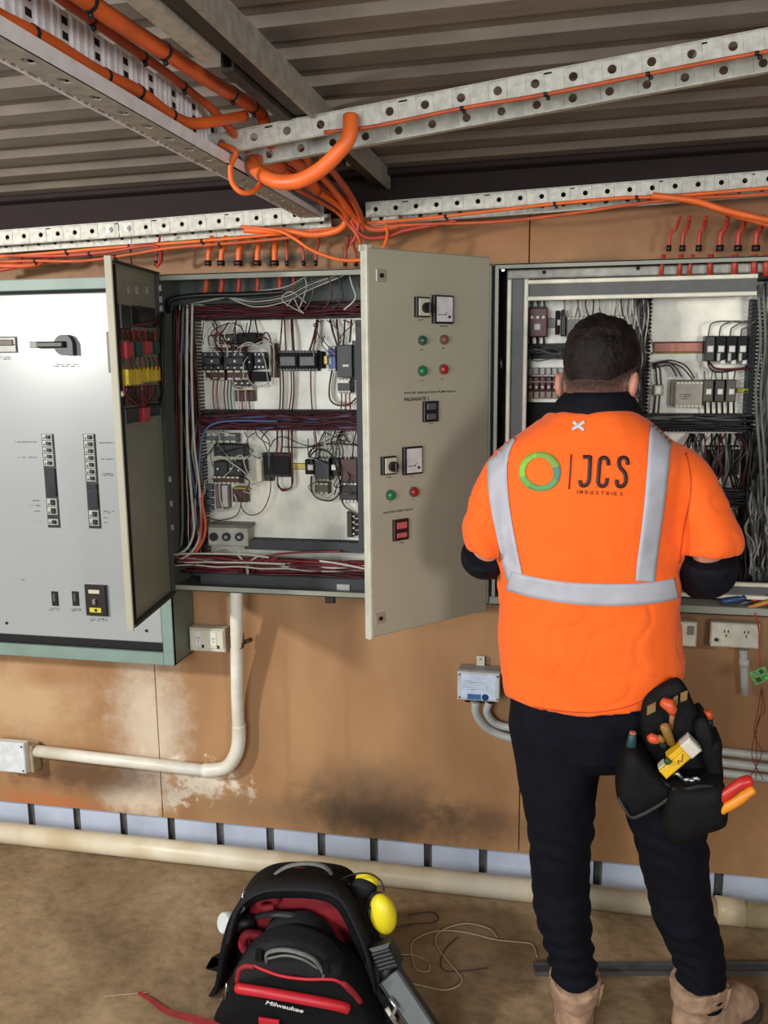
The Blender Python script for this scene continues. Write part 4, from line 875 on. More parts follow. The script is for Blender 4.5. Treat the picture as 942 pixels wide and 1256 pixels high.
cond('grey conduit leaving the sensor box in the wider curve, middle run behind the legs',[V((u0+W_*.42,-.05,v0-.014)),P(584,874,-.045),P(592,888,-.035),P(606,898,-.026),P(632,906,-.026),P(700,913,-.026),P(800,925,-.026),P(1300,984,-.026)],.0125)
cond('grey conduit curving tightly from the sensor box, topmost run behind the legs',[V((u0+W_*.74,-.045,v0-.014)),P(597,872,-.04),P(602,882,-.032),P(612,889,-.026),P(640,894,-.026),P(800,912,-.026),P(1300,968,-.026)],.0115)
cond('straight grey conduit, lowest of the three runs behind the tool pouch',[P(650,922,-.026),P(800,938,-.026),P(1300,997,-.026)],.012)
q=P(828,778,-.03); t=T('power_outlet','small single switch plate half hidden by the jacket, under the right cabinet','power outlet',(q.x,-.012,q.z-.04))
dimw=oldw
o,e=wbox(LF,815,763,855,793,.012,.045,.004,'outlet_box',dimw,t); m=MB(); m.pbox(LF,843,768,851,779,.045,.048,.001); m.build('switch',M('switch_grey',(120,116,108),.5),t)
q=P(910,780,-.03); t=T('power_outlet','double power outlet under the right cabinet, near the hanging circuit board','power outlet',(q.x,-.012,q.z-.04))
o,e=wbox(LF,873,765,932,795,.012,.045,.004,'outlet_box',dimw,t); u0,v0,u1,v1=e
for f in (.3,.72):
    m=MB(); c_=u0+(u1-u0)*f
    for dx,dz in ((-.005,.008),(.005,.008),(0,-.004)): m.box(LF,c_+dx-.0015,v0+.034+dz,c_+dx+.0015,v0+.042+dz,.045,.0456)
    m.build('socket_holes',black,t)
MB().cyl(LF,u0+.012,v0+.022,.045,.050,.005,10).build('switch',black,t)
t=T('conduit','short grey conduit stub under the double outlet by the circuit board','conduit',tuple(P(913,830,-.03)))
MB().tube([P(912,797,-.03),P(914,852,-.03)],.011,12).build('tube',pvc,t); MB().tube([P(913,808,-.03),P(913,818,-.03)],.0135,12).build('coupling',M('coupling_white',(196,196,190),.4),t)
# hanging circuit board
c_=P(932,829,-.17); t=T('circuit_board','small green circuit board hanging on thin wires below the right cabinet','circuit board',tuple(c_))
fq=Fr(c_,(1,0,.55),(-.55,.25,1),(0,-1,.2)); fq.W=fq.N.cross(fq.U).normalized(); 
if fq.W.z<0: fq.W=-fq.W
MB().box(fq,-.021,-.018,.022,.018,-.001,.001).build('board',M('pcb_green',(92,160,66),.4,0,.3,120),t)
m=MB(); m.box(fq,-.012,-.012,-.002,-.002,.001,.008,.001); m.box(fq,.004,.004,.012,.013,.001,.006,.001); m.build('chip',black,t); m=MB(); m.box(fq,.004,-.014,.018,-.004,.001,.011,.001); m.build('terminal_block',M('terminal_green',(70,170,90),.4),t)
m=MB()
for s_ in range(2): m.tube(cat_([P(925+s_,752,-.20),P(930+s_,770,-.185),P(931,790,-.175),P(932+s_*2,816,-.172)],5),.0011,5)
m.build('lead',redst,t)
for j in range(3):
    MB().tube(cat_([P(934,842,-.17),P(930+j*4,870,-.165),P(925+j*3,900-j*8,-.16),P(934-j*6,925,-.16),P(918+j*9,956,-.16)],6),.0011,5).build('lead',redw,t)
# tools left on the cabinet sill
def screwdriver(lb,a,b,c,r,hm,grp=None,tip=steel,name='screwdriver',cat='screwdriver'):
    a,b,c=V(a),V(b),V(c); t=T(name,lb,cat,tuple((a+b)/2),grp); d=b-a
    MB().tube([a,a+d*.06,a+d*.2,a+d*.7,a+d*.82,a+d*.9,b],[r*.6,r*.95,r,r*.9,r*.65,r*.85,r*.5],10).build('handle',hm,t); MB().tube([b,c],r*.25,6).build('shaft',tip,t); return t
screwdriver('blue-handled screwdriver on the right cabinet sill beside the elbow',P(884,738,-.150),P(915,733,-.145),P(955,738,-.13),.010,M('tool_blue',(44,74,120),.4))
screwdriver('pink-handled thin screwdriver on the sill below the black cuff',P(888,743,-.155),P(868,747,-.155),P(845,747,-.15),.0055,M('tool_pink',(150,60,66),.4))
screwdriver('orange-yellow handled tool lying on the sill at the right edge',P(960,733,-.157),P(915,746,-.158),P(890,748,-.158),.0065,M('tool_amber',(206,140,54),.45))
screwdriver('red-handled tool behind the blue screwdriver on the sill',P(960,728,-.14),P(922,737,-.142),P(905,741,-.14),.006,M('tool_red',(170,60,40),.4))
# ================================================================ floor things
t=T('floor_pipe','long cream pipe lying on the floor along the foot of the wall','pipe',(-.5,-.06,0))
fp=M('dirty_cream_pipe',(236,228,206),.4,0,.25,5,col2=(204,186,150))
MB().tube([V((-2.7,-.062,.0365)),V((.50,-.062,.0365))],.0345,24).build('pipe_run',fp,t); MB().tube([V((.50,-.062,.0365)),V((1.5,-.062,.0365))],.0345,24).build('pipe_run',M('yellowed_pipe',(206,190,150),.4,0,.2,6),t)
MB().tube([V((.455,-.062,.0385)),V((.53,-.062,.0385))],.0385,24).build('coupling',fp,t)
a=FL.at(655,1191,0); b=FL.at(990,1190,0); 
m=MB(); fs=Fr(((a.x+b.x)/2,(a.y+b.y)/2,0),(b-a),V((0,0,1)).cross(b-a),(0,0,1)); L_=(b-a).length/2; m.box(fs,-L_,-.021,L_,.021,0,.004,.001); m.box(fs,-L_,-.021,L_,-.017,.004,.012); m.box(fs,-L_,.017,L_,.021,.004,.012)
m.build('steel_channel',M('dull_blue_grey',(98,100,100),.6,.2,.15,20),label='grey steel channel lying on the floor behind the boots',cat='steel channel')
def fl(px,py,z=.003): return FL.at(px,py,z)
def fpts(l,z=.003): return [fl(460+x/1.954,1080+y/1.954,z) for x,y in l]
MB().tube(cat_(fpts([(60,178),(90,178),(118,190),(130,205),(126,218),(100,214),(90,190),(88,150),(130,125),(180,120),(230,127),(290,142),(350,148),(378,154),(388,182)]),5),.0018,6).build('string',M('cream_string',(196,180,148),.8),label='cream string trailing from the backpack to beside the left boot',cat='string')
MB().tube(cat_(fpts([(292,136),(275,116),(225,103),(182,110),(148,130),(150,160),(180,200),(208,235),(196,254),(160,262),(105,250),(80,246)],.006),5),.0018,6).build('string',M('cream_string',(196,180,148),.8),label='second cream string making a long loop on the floor beside the backpack',cat='string')
MB().tube(cat_(fpts([(50,112),(90,104),(140,100),(152,88),(135,76),(80,82)],.0025),5),.0016,5).build('wire_offcut',M('dark_wire',(72,60,50),.6),label='dark wire offcut on the floor right of the yellow earmuff',cat='wire')
MB().tube(cat_(fpts([(200,135),(172,160),(158,190),(165,215),(200,218),(235,215),(270,210)],.0025),5),.0016,5).build('wire_offcut',M('dark_wire',(72,60,50),.6),label='dark wire offcut inside the string loop on the floor',cat='wire')
m=MB(); pts=[fl(170,1217,.006),fl(185,1226,.008),fl(205,1240,.007),fl(235,1249,.01),fl(262,1256,.012),fl(290,1262,.02)]; c_=cat_(pts,5); 
for i in range(len(c_)-1):
    d=(c_[i+1]-c_[i]).normalized(); s_=V((-d.y,d.x,.15))*(.004+.009*i/len(c_)); s2=V((-d.y,d.x,.15))*(.004+.009*(i+1)/len(c_)); m.add([c_[i]-s_,c_[i+1]-s2,c_[i+1]+s2,c_[i]+s_,c_[i]-s_-V((0,0,.002)),c_[i+1]-s2-V((0,0,.002)),c_[i+1]+s2-V((0,0,.002)),c_[i]+s_-V((0,0,.002))],[(0,1,2,3),(4,7,6,5),(0,4,5,1),(3,2,6,7)])
m.build('strap',M('red_webbing',(150,42,46),.7,0,.15,60),label='red webbing strap lying on the floor left of the backpack',cat='strap')
MB().tube(cat_([fl(128,1222,.002),fl(150,1220,.002),fl(182,1217,.004)],4),.0014,5).build('wire_offcut',M('pale_wire',(186,168,140),.6),label='pale wire offcut at the tip of the red strap on the floor',cat='wire')
# ================================================================ backpack
bk=M('black_nylon',(17,17,19),.8,0,.2,90,.25,bscale=220); bk2=M('black_ballistic',(38,38,42),.75,0,.2,120,.3,bscale=260)
redc=M('red_cloth',(150,28,40),.7,0,.15,60,.2); redp=M('red_piping',(196,34,48),.45,0,.06,40); greyt=M('grey_webbing',(112,114,112),.6,0,.1,80)
t=T('backpack','open black and red tool backpack standing on the floor','backpack',(-.55,-.62,0)); BP=t
def prof(pts,y,zmin=0.0):
    out=[]
    for px,py in pts: q=at(px,py,y); out.append((q.x,max(q.z,zmin)))
    return out
def soft(parent,name,mat,pts,y0,y1,bulge=.02,steps=6,rim=.012,smooth_pts=4,zmin=0.004):
    # closed padded shape: outline read at its front face y1 (nearer the viewer), thickness to y0
    base=[V((x,z,0)) for x,z in prof(pts,y1,zmin)]; n=len(base); sm=[]
    for i in range(n):
        p0,p1,p2,p3=base[(i-1)%n],base[i],base[(i+1)%n],base[(i+2)%n]
        for j in range(smooth_pts):
            s_=j/smooth_pts; sm.append(.5*((2*p1)+(p2-p0)*s_+(2*p0-5*p1+4*p2-p3)*s_*s_+(3*p1-3*p2+p3-p0)*s_**3))
    c=sum(sm,V((0,0,0)))/len(sm); rings=[]
    def ring(k,y): return [V((c.x+(p.x-c.x)*k,y,max(zmin,c.y+(p.y-c.y)*k))) for p in sm]
    rings+= [ring(.93,y0),ring(.985,y0-.3*rim)]
    rings+= [ring(1.0,y0-rim),ring(1.0,(y0+y1)/2),ring(1.0,y1+rim)]
    for k,b in ((.98,.35),(.93,.62),(.82,.82),(.62,.94),(.36,.99),(.12,1.0)): rings.append(ring(k,y1+rim-(rim+bulge)*b))
    m=MB(); m.loft(rings); return m.build(name,mat,parent)
# rear panel and sides of the open main compartment
yb=-.50
outer=[(268,1290),(272,1200),(283,1140),(296,1098),(318,1078),(350,1072),(395,1074),(425,1084),(446,1120),(462,1170),(474,1230),(478,1290)]
rp=soft(t,'back_panel',bk,outer,-.47,-.535,.008)
# arch wall of the compartment, a hollow band opening forwards
def band(parent,name,mat,pts_o,y0,y1,th,zmin=.004):
    po=[V((x,0,z)) for x,z in prof(pts_o,(y0+y1)/2,zmin)]; po=cat_(po,4); c=sum(po,V((0,0,0)))/len(po); m=MB(); rings=[]
    for p in po:
        d=(c-p).normalized()*th; rings.append([V((p.x,y0,p.z)),V((p.x,y1,p.z)),V((p.x+d.x*.5,y1-.006,p.z+d.z*.5)),V((p.x+d.x,y1,p.z+d.z)),V((p.x+d.x,y0,p.z+d.z))])
    m.loft(rings); return m.build(name,mat,parent)
band(t,'side_wall',bk,[(268,1290),(271,1200),(281,1140),(295,1102),(318,1084),(350,1078),(395,1080),(424,1092),(444,1126),(460,1172),(471,1230),(474,1290)],-.53,-.625,.022)
band(t,'zip_flap',bk2,[(281,1150),(293,1108),(318,1088),(352,1082),(396,1084),(423,1096),(440,1126),(455,1166),(464,1210)],-.61,-.655,.012)
soft(t,'red_lining',redc,[(296,1280),(296,1180),(303,1120),(325,1098),(360,1092),(395,1094),(420,1110),(434,1150),(444,1210),(448,1280)],-.53,-.560,.002)
m=MB(); m.tube(cat_([P(340,1106,-.575),P(330,1100,-.585),P(318,1104,-.59),P(320,1113,-.59),P(336,1112,-.58)],4),.010,8); m.build('lining_fold',redc,t)
m=MB(); m.tube(cat_([P(322,1148,-.60),P(302,1146,-.61),P(298,1160,-.61),P(305,1168,-.61)],4),.012,8); m.build('lining_fold',redc,t)
# inner pouch and tools seen in the mouth
soft(t,'inner_pouch',bk2,[(318,1200),(322,1150),(335,1132),(368,1128),(395,1142),(412,1170),(418,1200)],-.575,-.62,.012)
MB().tube(cat_([P(316,1124,-.585),P(335,1121,-.60),P(362,1124,-.60),P(382,1134,-.59),P(392,1146,-.58)],5),.011,8,flat=.7).build('inner_handle',M('rubber_dark',(52,54,56),.6),t)
# front pocket
fpk=[(274,1300),(276,1230),(284,1196),(300,1176),(322,1164),(352,1158),(384,1166),(408,1180),(430,1202),(446,1232),(452,1300)]
pk=soft(t,'front_pocket',bk,fpk,-.63,-.715,.022)
soft(pk,'upper_pocket',bk2,[(292,1206),(296,1180),(318,1160),(350,1154),(384,1163),(404,1178),(412,1204)],-.66,-.725,.012)
def ontube(name,pts,y,r,mat,par,flat=1,n=10): return MB().tube(cat_([P(a,b,y+(c if True else 0)) for a,b,c in pts],5),r,n,flat=flat).build(name,mat,par)
ontube('red_pocket_bar',[(293,1212,-.002),(298,1213,-.008),(330,1218,-.018),(370,1225,-.018),(402,1231,-.014),(420,1235,-.006),(427,1237.5,.0)],-.735,[.008]+[.0125]*29+[.008],redp,pk)
ontube('red_piping',[(288,1206,.006),(291,1194,0),(298,1186,-.004),(310,1184,-.008),(322,1189,-.012),(345,1197,-.016),(375,1201,-.016),(402,1201,-.012),(416,1204,-.006),(428,1215,0),(440,1228,.008)],-.725,.0038,redp,pk,n=8)
m=MB(); pts=[P(415,1204,-.732),P(424,1208,-.728),P(434,1218,-.722),P(443,1230,-.716)]; m.tube(cat_(pts,4),[.004]*3+[.007]*9+[.004],8); m.build('red_corner',redc,pk)
m=MB(); pts=[P(291,1204,-.727),P(294,1190,-.729),P(302,1185,-.732),(P(312,1186,-.734))]; m.tube(cat_(pts,4),.0065,8); m.build('red_corner',redc,pk)
ontube('pocket_handle',[(327,1180,.0),(328,1169,-.012),(345,1165,-.022),(365,1168,-.024),(385,1177,-.020),(396,1192,-.006),(397,1198,0)],-.735,.0055,greyt,pk,flat=.7)
ontube('pocket_handle',[(328,1176,-.01),(350,1172,-.02),(372,1177,-.022),(390,1188,-.012)],-.735,.003,greyt,pk)
for a,b in ((317,1172),(399,1188)): m=MB(); f_=Fr((0,-.742,0)); m.pbox(f_,a-4,b-7,a+4,b+8,0,.005,.001); m.build('handle_anchor',bk,pk)
ft=Fr((0,-.758,0)); m=MB(); u,v=ft.uv(325,1231.5,.001); text_mesh(m,'Milwaukee',ft,u,v,.0105,.001,1.45,bold=.0004,shear=.3,slope=-.10); m.build('brand_lettering',M('print_white',(214,214,214),.5),pk)
m=MB(); m.pbox(Fr((0,-.745,0)),317,1251,342,1262,0,.006,.001); m.build('red_badge',redp,pk)
# carry loop, zip pulls, strap
MB().tube(cat_([P(329,1088,-.535),P(334,1076,-.545),P(350,1064,-.55),P(372,1059,-.55),P(392,1061,-.55),P(404,1068,-.545),P(409,1080,-.54),P(412,1094,-.53)],5),.0068,10,flat=.6).build('carry_handle',greyt,t)
MB().tube([P(300,1092,-.62),P(297,1100,-.63),P(302,1103,-.63),P(296,1110,-.63),P(300,1114,-.63),P(294,1120,-.63)],.0035,6).build('key_chain',steel,t)
MB().tube([P(278,1206,-.70),P(276.5,1226,-.70)],.0025,6).build('zip_pull',steel,t); MB().tube([P(287,1208,-.72),P(286.5,1228,-.72)],.0025,6).build('zip_pull',steel,t)
MB().tube(cat_([P(272,1200,-.56),P(266,1225,-.60),P(268,1262,-.62),P(280,1290,-.62)],5),.014,8,flat=.4).build('shoulder_strap',bk2,t)
m=MB(); m.tube(cat_([P(352,1074,-.52),P(366,1068,-.52),P(384,1072,-.52)],4),.010,8); m.build('red_tab',redc,t)
MB().tube(cat_([P(456,1150,-.60),P(470,1190,-.60),P(482,1230,-.60),P(486,1280,-.60)],5),.015,8,flat=.5).build('side_strap',bk,t)
soft(t,'side_pouch',bk2,[(440,1290),(440,1200),(452,1176),(470,1180),(482,1210),(486,1290)],-.55,-.63,.01)
# bottle, stick, torch, muffs, case
fbt=(P(268,1133,-.60)-P(284,1131,-.57)); a=P(284,1131,-.57)
t2=T('spray_can','small can with white cap poking from the left side of the backpack','can',tuple(a)); d=fbt.normalized()
MB().tube([a+V((.06,.01,0)),a+V((.02,.0,0)),a],.024,16).build('can_body',black,t2); MB().tube([a-V((.002,0,0)),a+d*.004,a+d*.026,a+d*.029],[.024,.0255,.0255,.022],18).build('cap',M('cap_white',(226,230,230),.4),t2)
MB().tube([P(388,1132,-.59),P(396,1146,-.60),P(414,1166,-.60)],[.004,.0065,.006],8).build('wooden_stick',M('bare_wood',(150,112,84),.7),label='short brown stick poking from the mouth of the backpack',cat='stick')
t2=T('earmuffs','yellow earmuffs on a thin black headband resting on the backpack right side','earmuffs',tuple(P(462,1110,-.56)))
c_=P(470,1121,-.60); yel=M('muff_yellow',(240,222,40),.4,0,.04,20)
def ellip(c,ax,r,n=24,m_=14):
    X_,Y_,Z_=[V(a).normalized() for a in ax]; vs=[];fs=[]
    for j in range(m_+1):
        th=PI*j/m_
        for k in range(n): ph=2*PI*k/n; vs.append(c+X_*(r[0]*math.sin(th)*math.cos(ph))+Y_*(r[1]*math.sin(th)*math.sin(ph))+Z_*(r[2]*math.cos(th)))
    for j in range(m_):
        for k in range(n): fs.append((j*n+k,(j+1)*n+k,(j+1)*n+(k+1)%n,j*n+(k+1)%n))
    return vs,fs
m=MB(); m.add(*ellip(c_,((1,-.1,.15),(0,1,0),(-.15,0,1)),(.034,.030,.051)),True); cu=m.build('ear_cup',yel,t2)
m=MB(); m.add(*ellip(c_+V((-.012,.016,-.002)),((1,-.1,.15),(0,1,0),(-.15,0,1)),(.034,.022,.048)),True); m.build('ear_cushion',blackm,t2)
m=MB(); m.tube([c_+V((-.031,-.010,-.025)),c_+V((-.033,-.012,0)),c_+V((-.029,-.012,.022))],.004,8); m.build('cup_clip',black,cu)
c2=P(447,1088,-.55); m=MB(); m.add(*ellip(c2,((1,0,0),(0,1,0),(0,0,1)),(.032,.026,.026)),True); cu=m.build('ear_cushion',blackm,t2)
m=MB(); m.add(*ellip(c2+V((.004,.010,.010)),((1,0,0),(0,1,0),(0,0,1)),(.030,.022,.022)),True); m.build('ear_cup',yel,t2)
MB().tube(cat_([P(414,1090,-.55),P(418,1080,-.56),P(432,1073,-.57),P(448,1071,-.58),P(462,1076,-.59),P(469,1084,-.595),P(471,1094,-.60)],6),.0022,6).build('headband',black,t2)
MB().tube(cat_([P(416,1092,-.55),P(428,1084,-.55),P(434,1094,-.55),P(440,1100,-.55)],6),.002,6).build('band_arm',black,t2)
c_=P(474,1172,-.64); t2=T('work_light','black square-headed torch leaning on the right side of the backpack','torch',tuple(c_))
ft=Fr(c_,(1,0,.45),(-.45,0,1),(0,-1,.2)); m=MB(); m.box(ft,-.028,-.030,.028,.034,-.02,.022,.008); m.build('torch_head',M('torch_black',(34,35,38),.4),t2)
m=MB(); 
for k in range(5): m.box(ft,-.024,-.022+k*.010,.024,-.017+k*.010,.021,.025,.001)
m.build('grip_ridges',M('torch_grey',(58,60,64),.4),t2); m=MB(); m.tube([c_+V((0,0,-.02)),c_+V((-.005,.01,-.10))],.016,10); m.build('torch_body',black,t2)
a=P(478,1196,-.64); b=P(530,1275,-.70); t2=T('metal_bar','grey straight box-section bar with dark edges leaning on the backpack right side','metal bar',tuple(b)); d=(b-a); 
ft=Fr(a,d,V((0,-1,.25)).cross(d)*-1,(0,-1,.3)); ft.N=ft.U.cross(ft.W).normalized()
if ft.N.y>0: ft.N=-ft.N
gs=M('bar_grey',(104,110,108),.4,.1,.08,20); m=MB(); m.box(ft,0,-.026,d.length+.03,.026,-.012,.012,.003); o=m.build('bar_body',gs,t2); m=MB(); m.box(ft,0,.024,d.length+.03,.031,-.013,.013,.002); m.box(ft,0,-.031,d.length+.03,-.024,-.013,.013,.002); m.build('bar_edge',M('bar_dark',(52,54,54),.5),t2)
t2=T('metal_clip','bright metal clips between the backpack and the grey bar','clip',tuple(P(482,1240,-.66))); MB().tube([P(478,1224,-.68),P(486,1236,-.69),P(480,1248,-.69),P(492,1262,-.70)],.005,8).build('clip_arm',steel,t2); MB().tube([P(474,1236,-.68),P(484,1252,-.69)],.006,8).build('clip_arm',M('cream_plastic',(205,200,178),.5),t2)
# ================================================================ person
YP=-.52
def fuse(mb,name,mat,parent,vox=.006,smooth=6,disp=None,label=None):
    o=mb.build('tmp_'+name,mat,origin=(0,0,0)); 
    r=o.modifiers.new('r','REMESH'); r.mode='VOXEL'; r.voxel_size=vox; r.use_smooth_shade=True
    s_=o.modifiers.new('s','SMOOTH'); s_.iterations=smooth; s_.factor=.5
    dg=bpy.context.evaluated_depsgraph_get(); me=bpy.data.meshes.new_from_object(o.evaluated_get(dg)); bpy.data.objects.remove(o)
    me.name=name
    if disp:
        nn=[v.normal.copy() for v in me.vertices]
        for v,n in zip(me.vertices,nn): v.co+=n*disp(v.co,n)
    off=V(parent['_o'])
    for v in me.vertices: v.co-=off
    me.materials.clear(); me.materials.append(mat); me.polygons.foreach_set('use_smooth',[True]*len(me.polygons)); me.update()
    ob=bpy.data.objects.new(name,me); SC.collection.objects.link(ob); ob.parent=parent; ob['_o']=tuple(off)
    return tag(ob,label)
def ering(c,a,b,n=28,nx=(1,0,0),ny=(0,1,0),p=1.0):
    nx=V(nx);ny=V(ny); out=[]
    for k in range(n):
        t=2*PI*k/n; ct,st_=math.cos(t),math.sin(t); out.append(V(c)+nx*(a*math.copysign(abs(ct)**p,ct))+ny*(b*math.copysign(abs(st_)**p,st_)))
    return out
def pxring(py,L,R,back,front,y=YP,p=.85,tilt=0):
    a=at(L,py,y); b=at(R,py,y); c=(a+b)/2; w_=(b.x-a.x)/2; z=(a.z+b.z)/2; out=[]; n=32
    for k in range(n):
        t=2*PI*k/n; ct,st_=math.cos(t),math.sin(t); d=back if st_<0 else front
        out.append(V((c.x+w_*math.copysign(abs(ct)**p,ct),y+d*math.copysign(abs(st_)**p,st_),z+tilt*ct)))
    return out
skin=bpy.data.materials.new('skin'); skin.use_nodes=True; nt=skin.node_tree; b=nt.nodes['Principled BSDF']; b.inputs['Roughness'].default_value=.55
HO=V((.070,-.485,1.555)); yw,pt_=math.radians(-20),math.radians(-16)
Hf=V((-math.sin(yw)*math.cos(pt_),math.cos(yw)*math.cos(pt_),math.sin(pt_))); Hr=V((math.cos(yw),math.sin(yw),0)); Hu=Hr.cross(Hf)
def H(r_,f_,u_): return HO+Hr*r_+Hf*f_+Hu*u_
PO=V((.1,-.5,0))
tc=nt.nodes.new('ShaderNodeTexCoord'); sx=nt.nodes.new('ShaderNodeSeparateXYZ'); nt.links.new(tc.outputs['Object'],sx.inputs[0])
nz=nt.nodes.new('ShaderNodeTexNoise'); nz.inputs['Scale'].default_value=160; nt.links.new(tc.outputs['Object'],nz.inputs['Vector'])
dt=nt.nodes.new('ShaderNodeVectorMath'); dt.operation='DOT_PRODUCT'; sb=nt.nodes.new('ShaderNodeVectorMath'); sb.operation='SUBTRACT'; nt.links.new(tc.outputs['Object'],sb.inputs[0]); sb.inputs[1].default_value=HO-PO
nt.links.new(sb.outputs[0],dt.inputs[0]); dt.inputs[1].default_value=(Hu-Hf*.55)
mr=nt.nodes.new('ShaderNodeMapRange'); nt.links.new(dt.outputs['Value'],mr.inputs[0]); mr.inputs[1].default_value=-.075; mr.inputs[2].default_value=.010; mr.inputs[3].default_value=.10; mr.inputs[4].default_value=1.0
mu=nt.nodes.new('ShaderNodeMath'); mu.operation='MULTIPLY_ADD'; nt.links.new(nz.outputs[0],mu.inputs[0]); mu.inputs[1].default_value=.5; mu.inputs[2].default_value=-.25
ad=nt.nodes.new('ShaderNodeMath'); ad.use_clamp=True; nt.links.new(mr.outputs[0],ad.inputs[0]); nt.links.new(mu.outputs[0],ad.inputs[1])
mx=nt.nodes.new('ShaderNodeMix'); mx.data_type='RGBA'; mx.inputs[6].default_value=S(196,134,112); mx.inputs[7].default_value=S(60,44,38); dr=nt.nodes.new('ShaderNodeVectorMath'); dr.operation='DOT_PRODUCT'; nt.links.new(sb.outputs[0],dr.inputs[0]); dr.inputs[1].default_value=Hr
ab=nt.nodes.new('ShaderNodeMath'); ab.operation='ABSOLUTE'; nt.links.new(dr.outputs['Value'],ab.inputs[0]); m2_=nt.nodes.new('ShaderNodeMapRange'); nt.links.new(ab.outputs[0],m2_.inputs[0]); m2_.inputs[1].default_value=.073; m2_.inputs[2].default_value=.080; m2_.inputs[3].default_value=1; m2_.inputs[4].default_value=0
mm_=nt.nodes.new('ShaderNodeMath'); mm_.operation='MULTIPLY'; nt.links.new(ad.outputs[0],mm_.inputs[0]); nt.links.new(m2_.outputs[0],mm_.inputs[1]); nt.links.new(mm_.outputs[0],mx.inputs[0]); nt.links.new(mx.outputs[2],b.inputs['Base Color'])
PT=T('person','person in orange jacket and navy trousers, back turned, working at the right cabinet','person',tuple(PO)); PT['_o']=tuple(PO)
m=MB()
HR=[(-.118,.022,.055,.082),(-.108,.036,.03,.096),(-.09,.050,-.02,.100),(-.065,.060,-.055,.098),(-.03,.067,-.078,.096),(.0,.071,-.088,.092),(.03,.074,-.094,.098),(.06,.072,-.094,.092),(.09,.060,-.080,.072),(.108,.040,-.056,.044),(.118,.014,-.02,.012)]
def hring(u_,hw,fb,ff,k=1.0,n=28):
    c=(fb+ff)/2; h=(ff-fb)/2; return [H(hw*k*math.cos(2*PI*i/n),c+h*k*math.sin(2*PI*i/n),u_) for i in range(n)]
m.loft([hring(*a) for a in HR])
def ell(mb,c,r,ax=None): 
    ax=ax or (Hr,Hf,Hu); vs,fs=ellip(c,ax,r,16,10); mb.add(vs,fs,True)
ell(m,H(0,.108,-.028),(.014,.018,.014)); m.tube([H(0,.094,.012),H(0,.104,-.010),H(0,.112,-.026)],[.008,.010,.012],8)
ell(m,H(0,.096,-.058),(.026,.010,.009)); ell(m,H(0,.088,.022),(.055,.012,.008))
for s_ in (-1,1):
    ell(m,H(s_*.078,-.012,-.022),(.011,.019,.030),(Hr+Hf*.35*s_*-1,Hf,Hu)); ell(m,H(s_*.086,-.020,-.016),(.007,.014,.026),(Hr-Hf*.4*s_,Hf,Hu)); ell(m,H(s_*.045,.070,-.035),(.026,.022,.022))
# neck and trunk under the clothes
m.tube(cat_([H(0,-.02,-.03),H(0,-.035,-.09),V((.072,-.53,1.44)),V((.075,-.53,1.36))],3),[.060]*6+[.064]*4,20)
m.loft([ering((.07,YP,z),a,b_,p=.9) for z,a,b_ in ((.82,.15,.10),(.92,.14,.10),(1.05,.135,.095),(1.2,.15,.10),(1.32,.17,.10),(1.39,.13,.08),(1.42,.06,.06))])
# arms
Ls=at(638,568,YP); Le=at(595,680,-.545); Lw=V((-.085,-.235,1.235)); Rs=at(825,566,YP); Re=at(869,688,-.545); Rw=V((.235,-.235,1.215))
for a,b_,c_ in ((Ls,Le,Lw),(Rs,Re,Rw)): m.tube(cat_([a,(a+b_)/2,b_,(b_+c_)/2,c_],3),[.046,.044,.042,.038,.034,.032,.030,.032,.036,.033,.029,.026,.025],14)
# legs
LegL=[at((a+b_)/2,y_,yy) for y_,a,b_,yy in ((880,622,735,-.52),(950,628,735,-.52),(1040,650,724,-.515),(1120,657,724,-.54),(1200,678,733,-.56))]
LegR=[at((a+b_)/2,y_,yy) for y_,a,b_,yy in ((880,735,838,-.52),(950,748,852,-.51),(1040,778,870,-.49),(1120,800,876,-.50),(1205,832,886,-.52))]
for L_ in (LegL,LegR): m.tube(cat_(L_,3),[.080,.078,.074,.068,.060,.054,.050,.048,.046,.042,.036,.030,.028],18)
for A,dr_ in ((LegL[-1],V((-.05,1,0))),(LegR[-1],V((.65,.76,0)))):
    dr_.normalize(); f0=V((A.x,A.y,.055)); m.tube([A,f0-dr_*.02,f0+dr_*.03,f0+dr_*.10+V((0,0,-.012)),f0+dr_*.17+V((0,0,-.02))],[.036,.040,.040,.036,.026],14)
# hands: palm, four unequal curled fingers, thumb off the side
def hand(mb,wr,d,side,nrm):
    d=V(d).normalized(); nrm=V(nrm).normalized(); s_=d.cross(nrm).normalized()*side    # s_ towards the thumb
    rings=[]
    for f,wd,th in ((0,.024,.018),(.025,.032,.017),(.055,.040,.015),(.088,.040,.013),(.098,.034,.010)): rings.append(ering(wr+d*f,wd,th,16,s_,nrm,.8))
    mb.loft(rings)
    for i,(off,ln,r_) in enumerate(((.030,.072,.0085),(.010,.080,.0088),(-.011,.074,.0085),(-.030,.058,.0076))):
        p=wr+d*.085+s_*off; a=0; pts=[p-d*.02,p]; dd=d.copy()
        for k,l in enumerate((.42,.33,.25)):
            a+=(.35,.55,.5)[k]+.06*i; dd=d*math.cos(a)+nrm*math.sin(a); p=p+dd*ln*l; pts.append(p)
        mb.tube(pts,[r_,r_*1.05,r_,r_*.93,r_*.8],10)
    p=wr+d*.022+s_*.028; mb.tube([p,p+s_*.018+d*.018+nrm*.006,p+s_*.026+d*.044+nrm*.016,p+s_*.020+d*.066+nrm*.026],[.0125,.0118,.0100,.0085],10)
hand(m,Lw+(Lw-Le).normalized()*.0,(.25,1,.12),1,(.35,.0,-1)); hand(m,Rw,(-.25,1,.10),-1,(-.35,.0,-1))
body=fuse(m,'body',skin,PT,.0055,3)
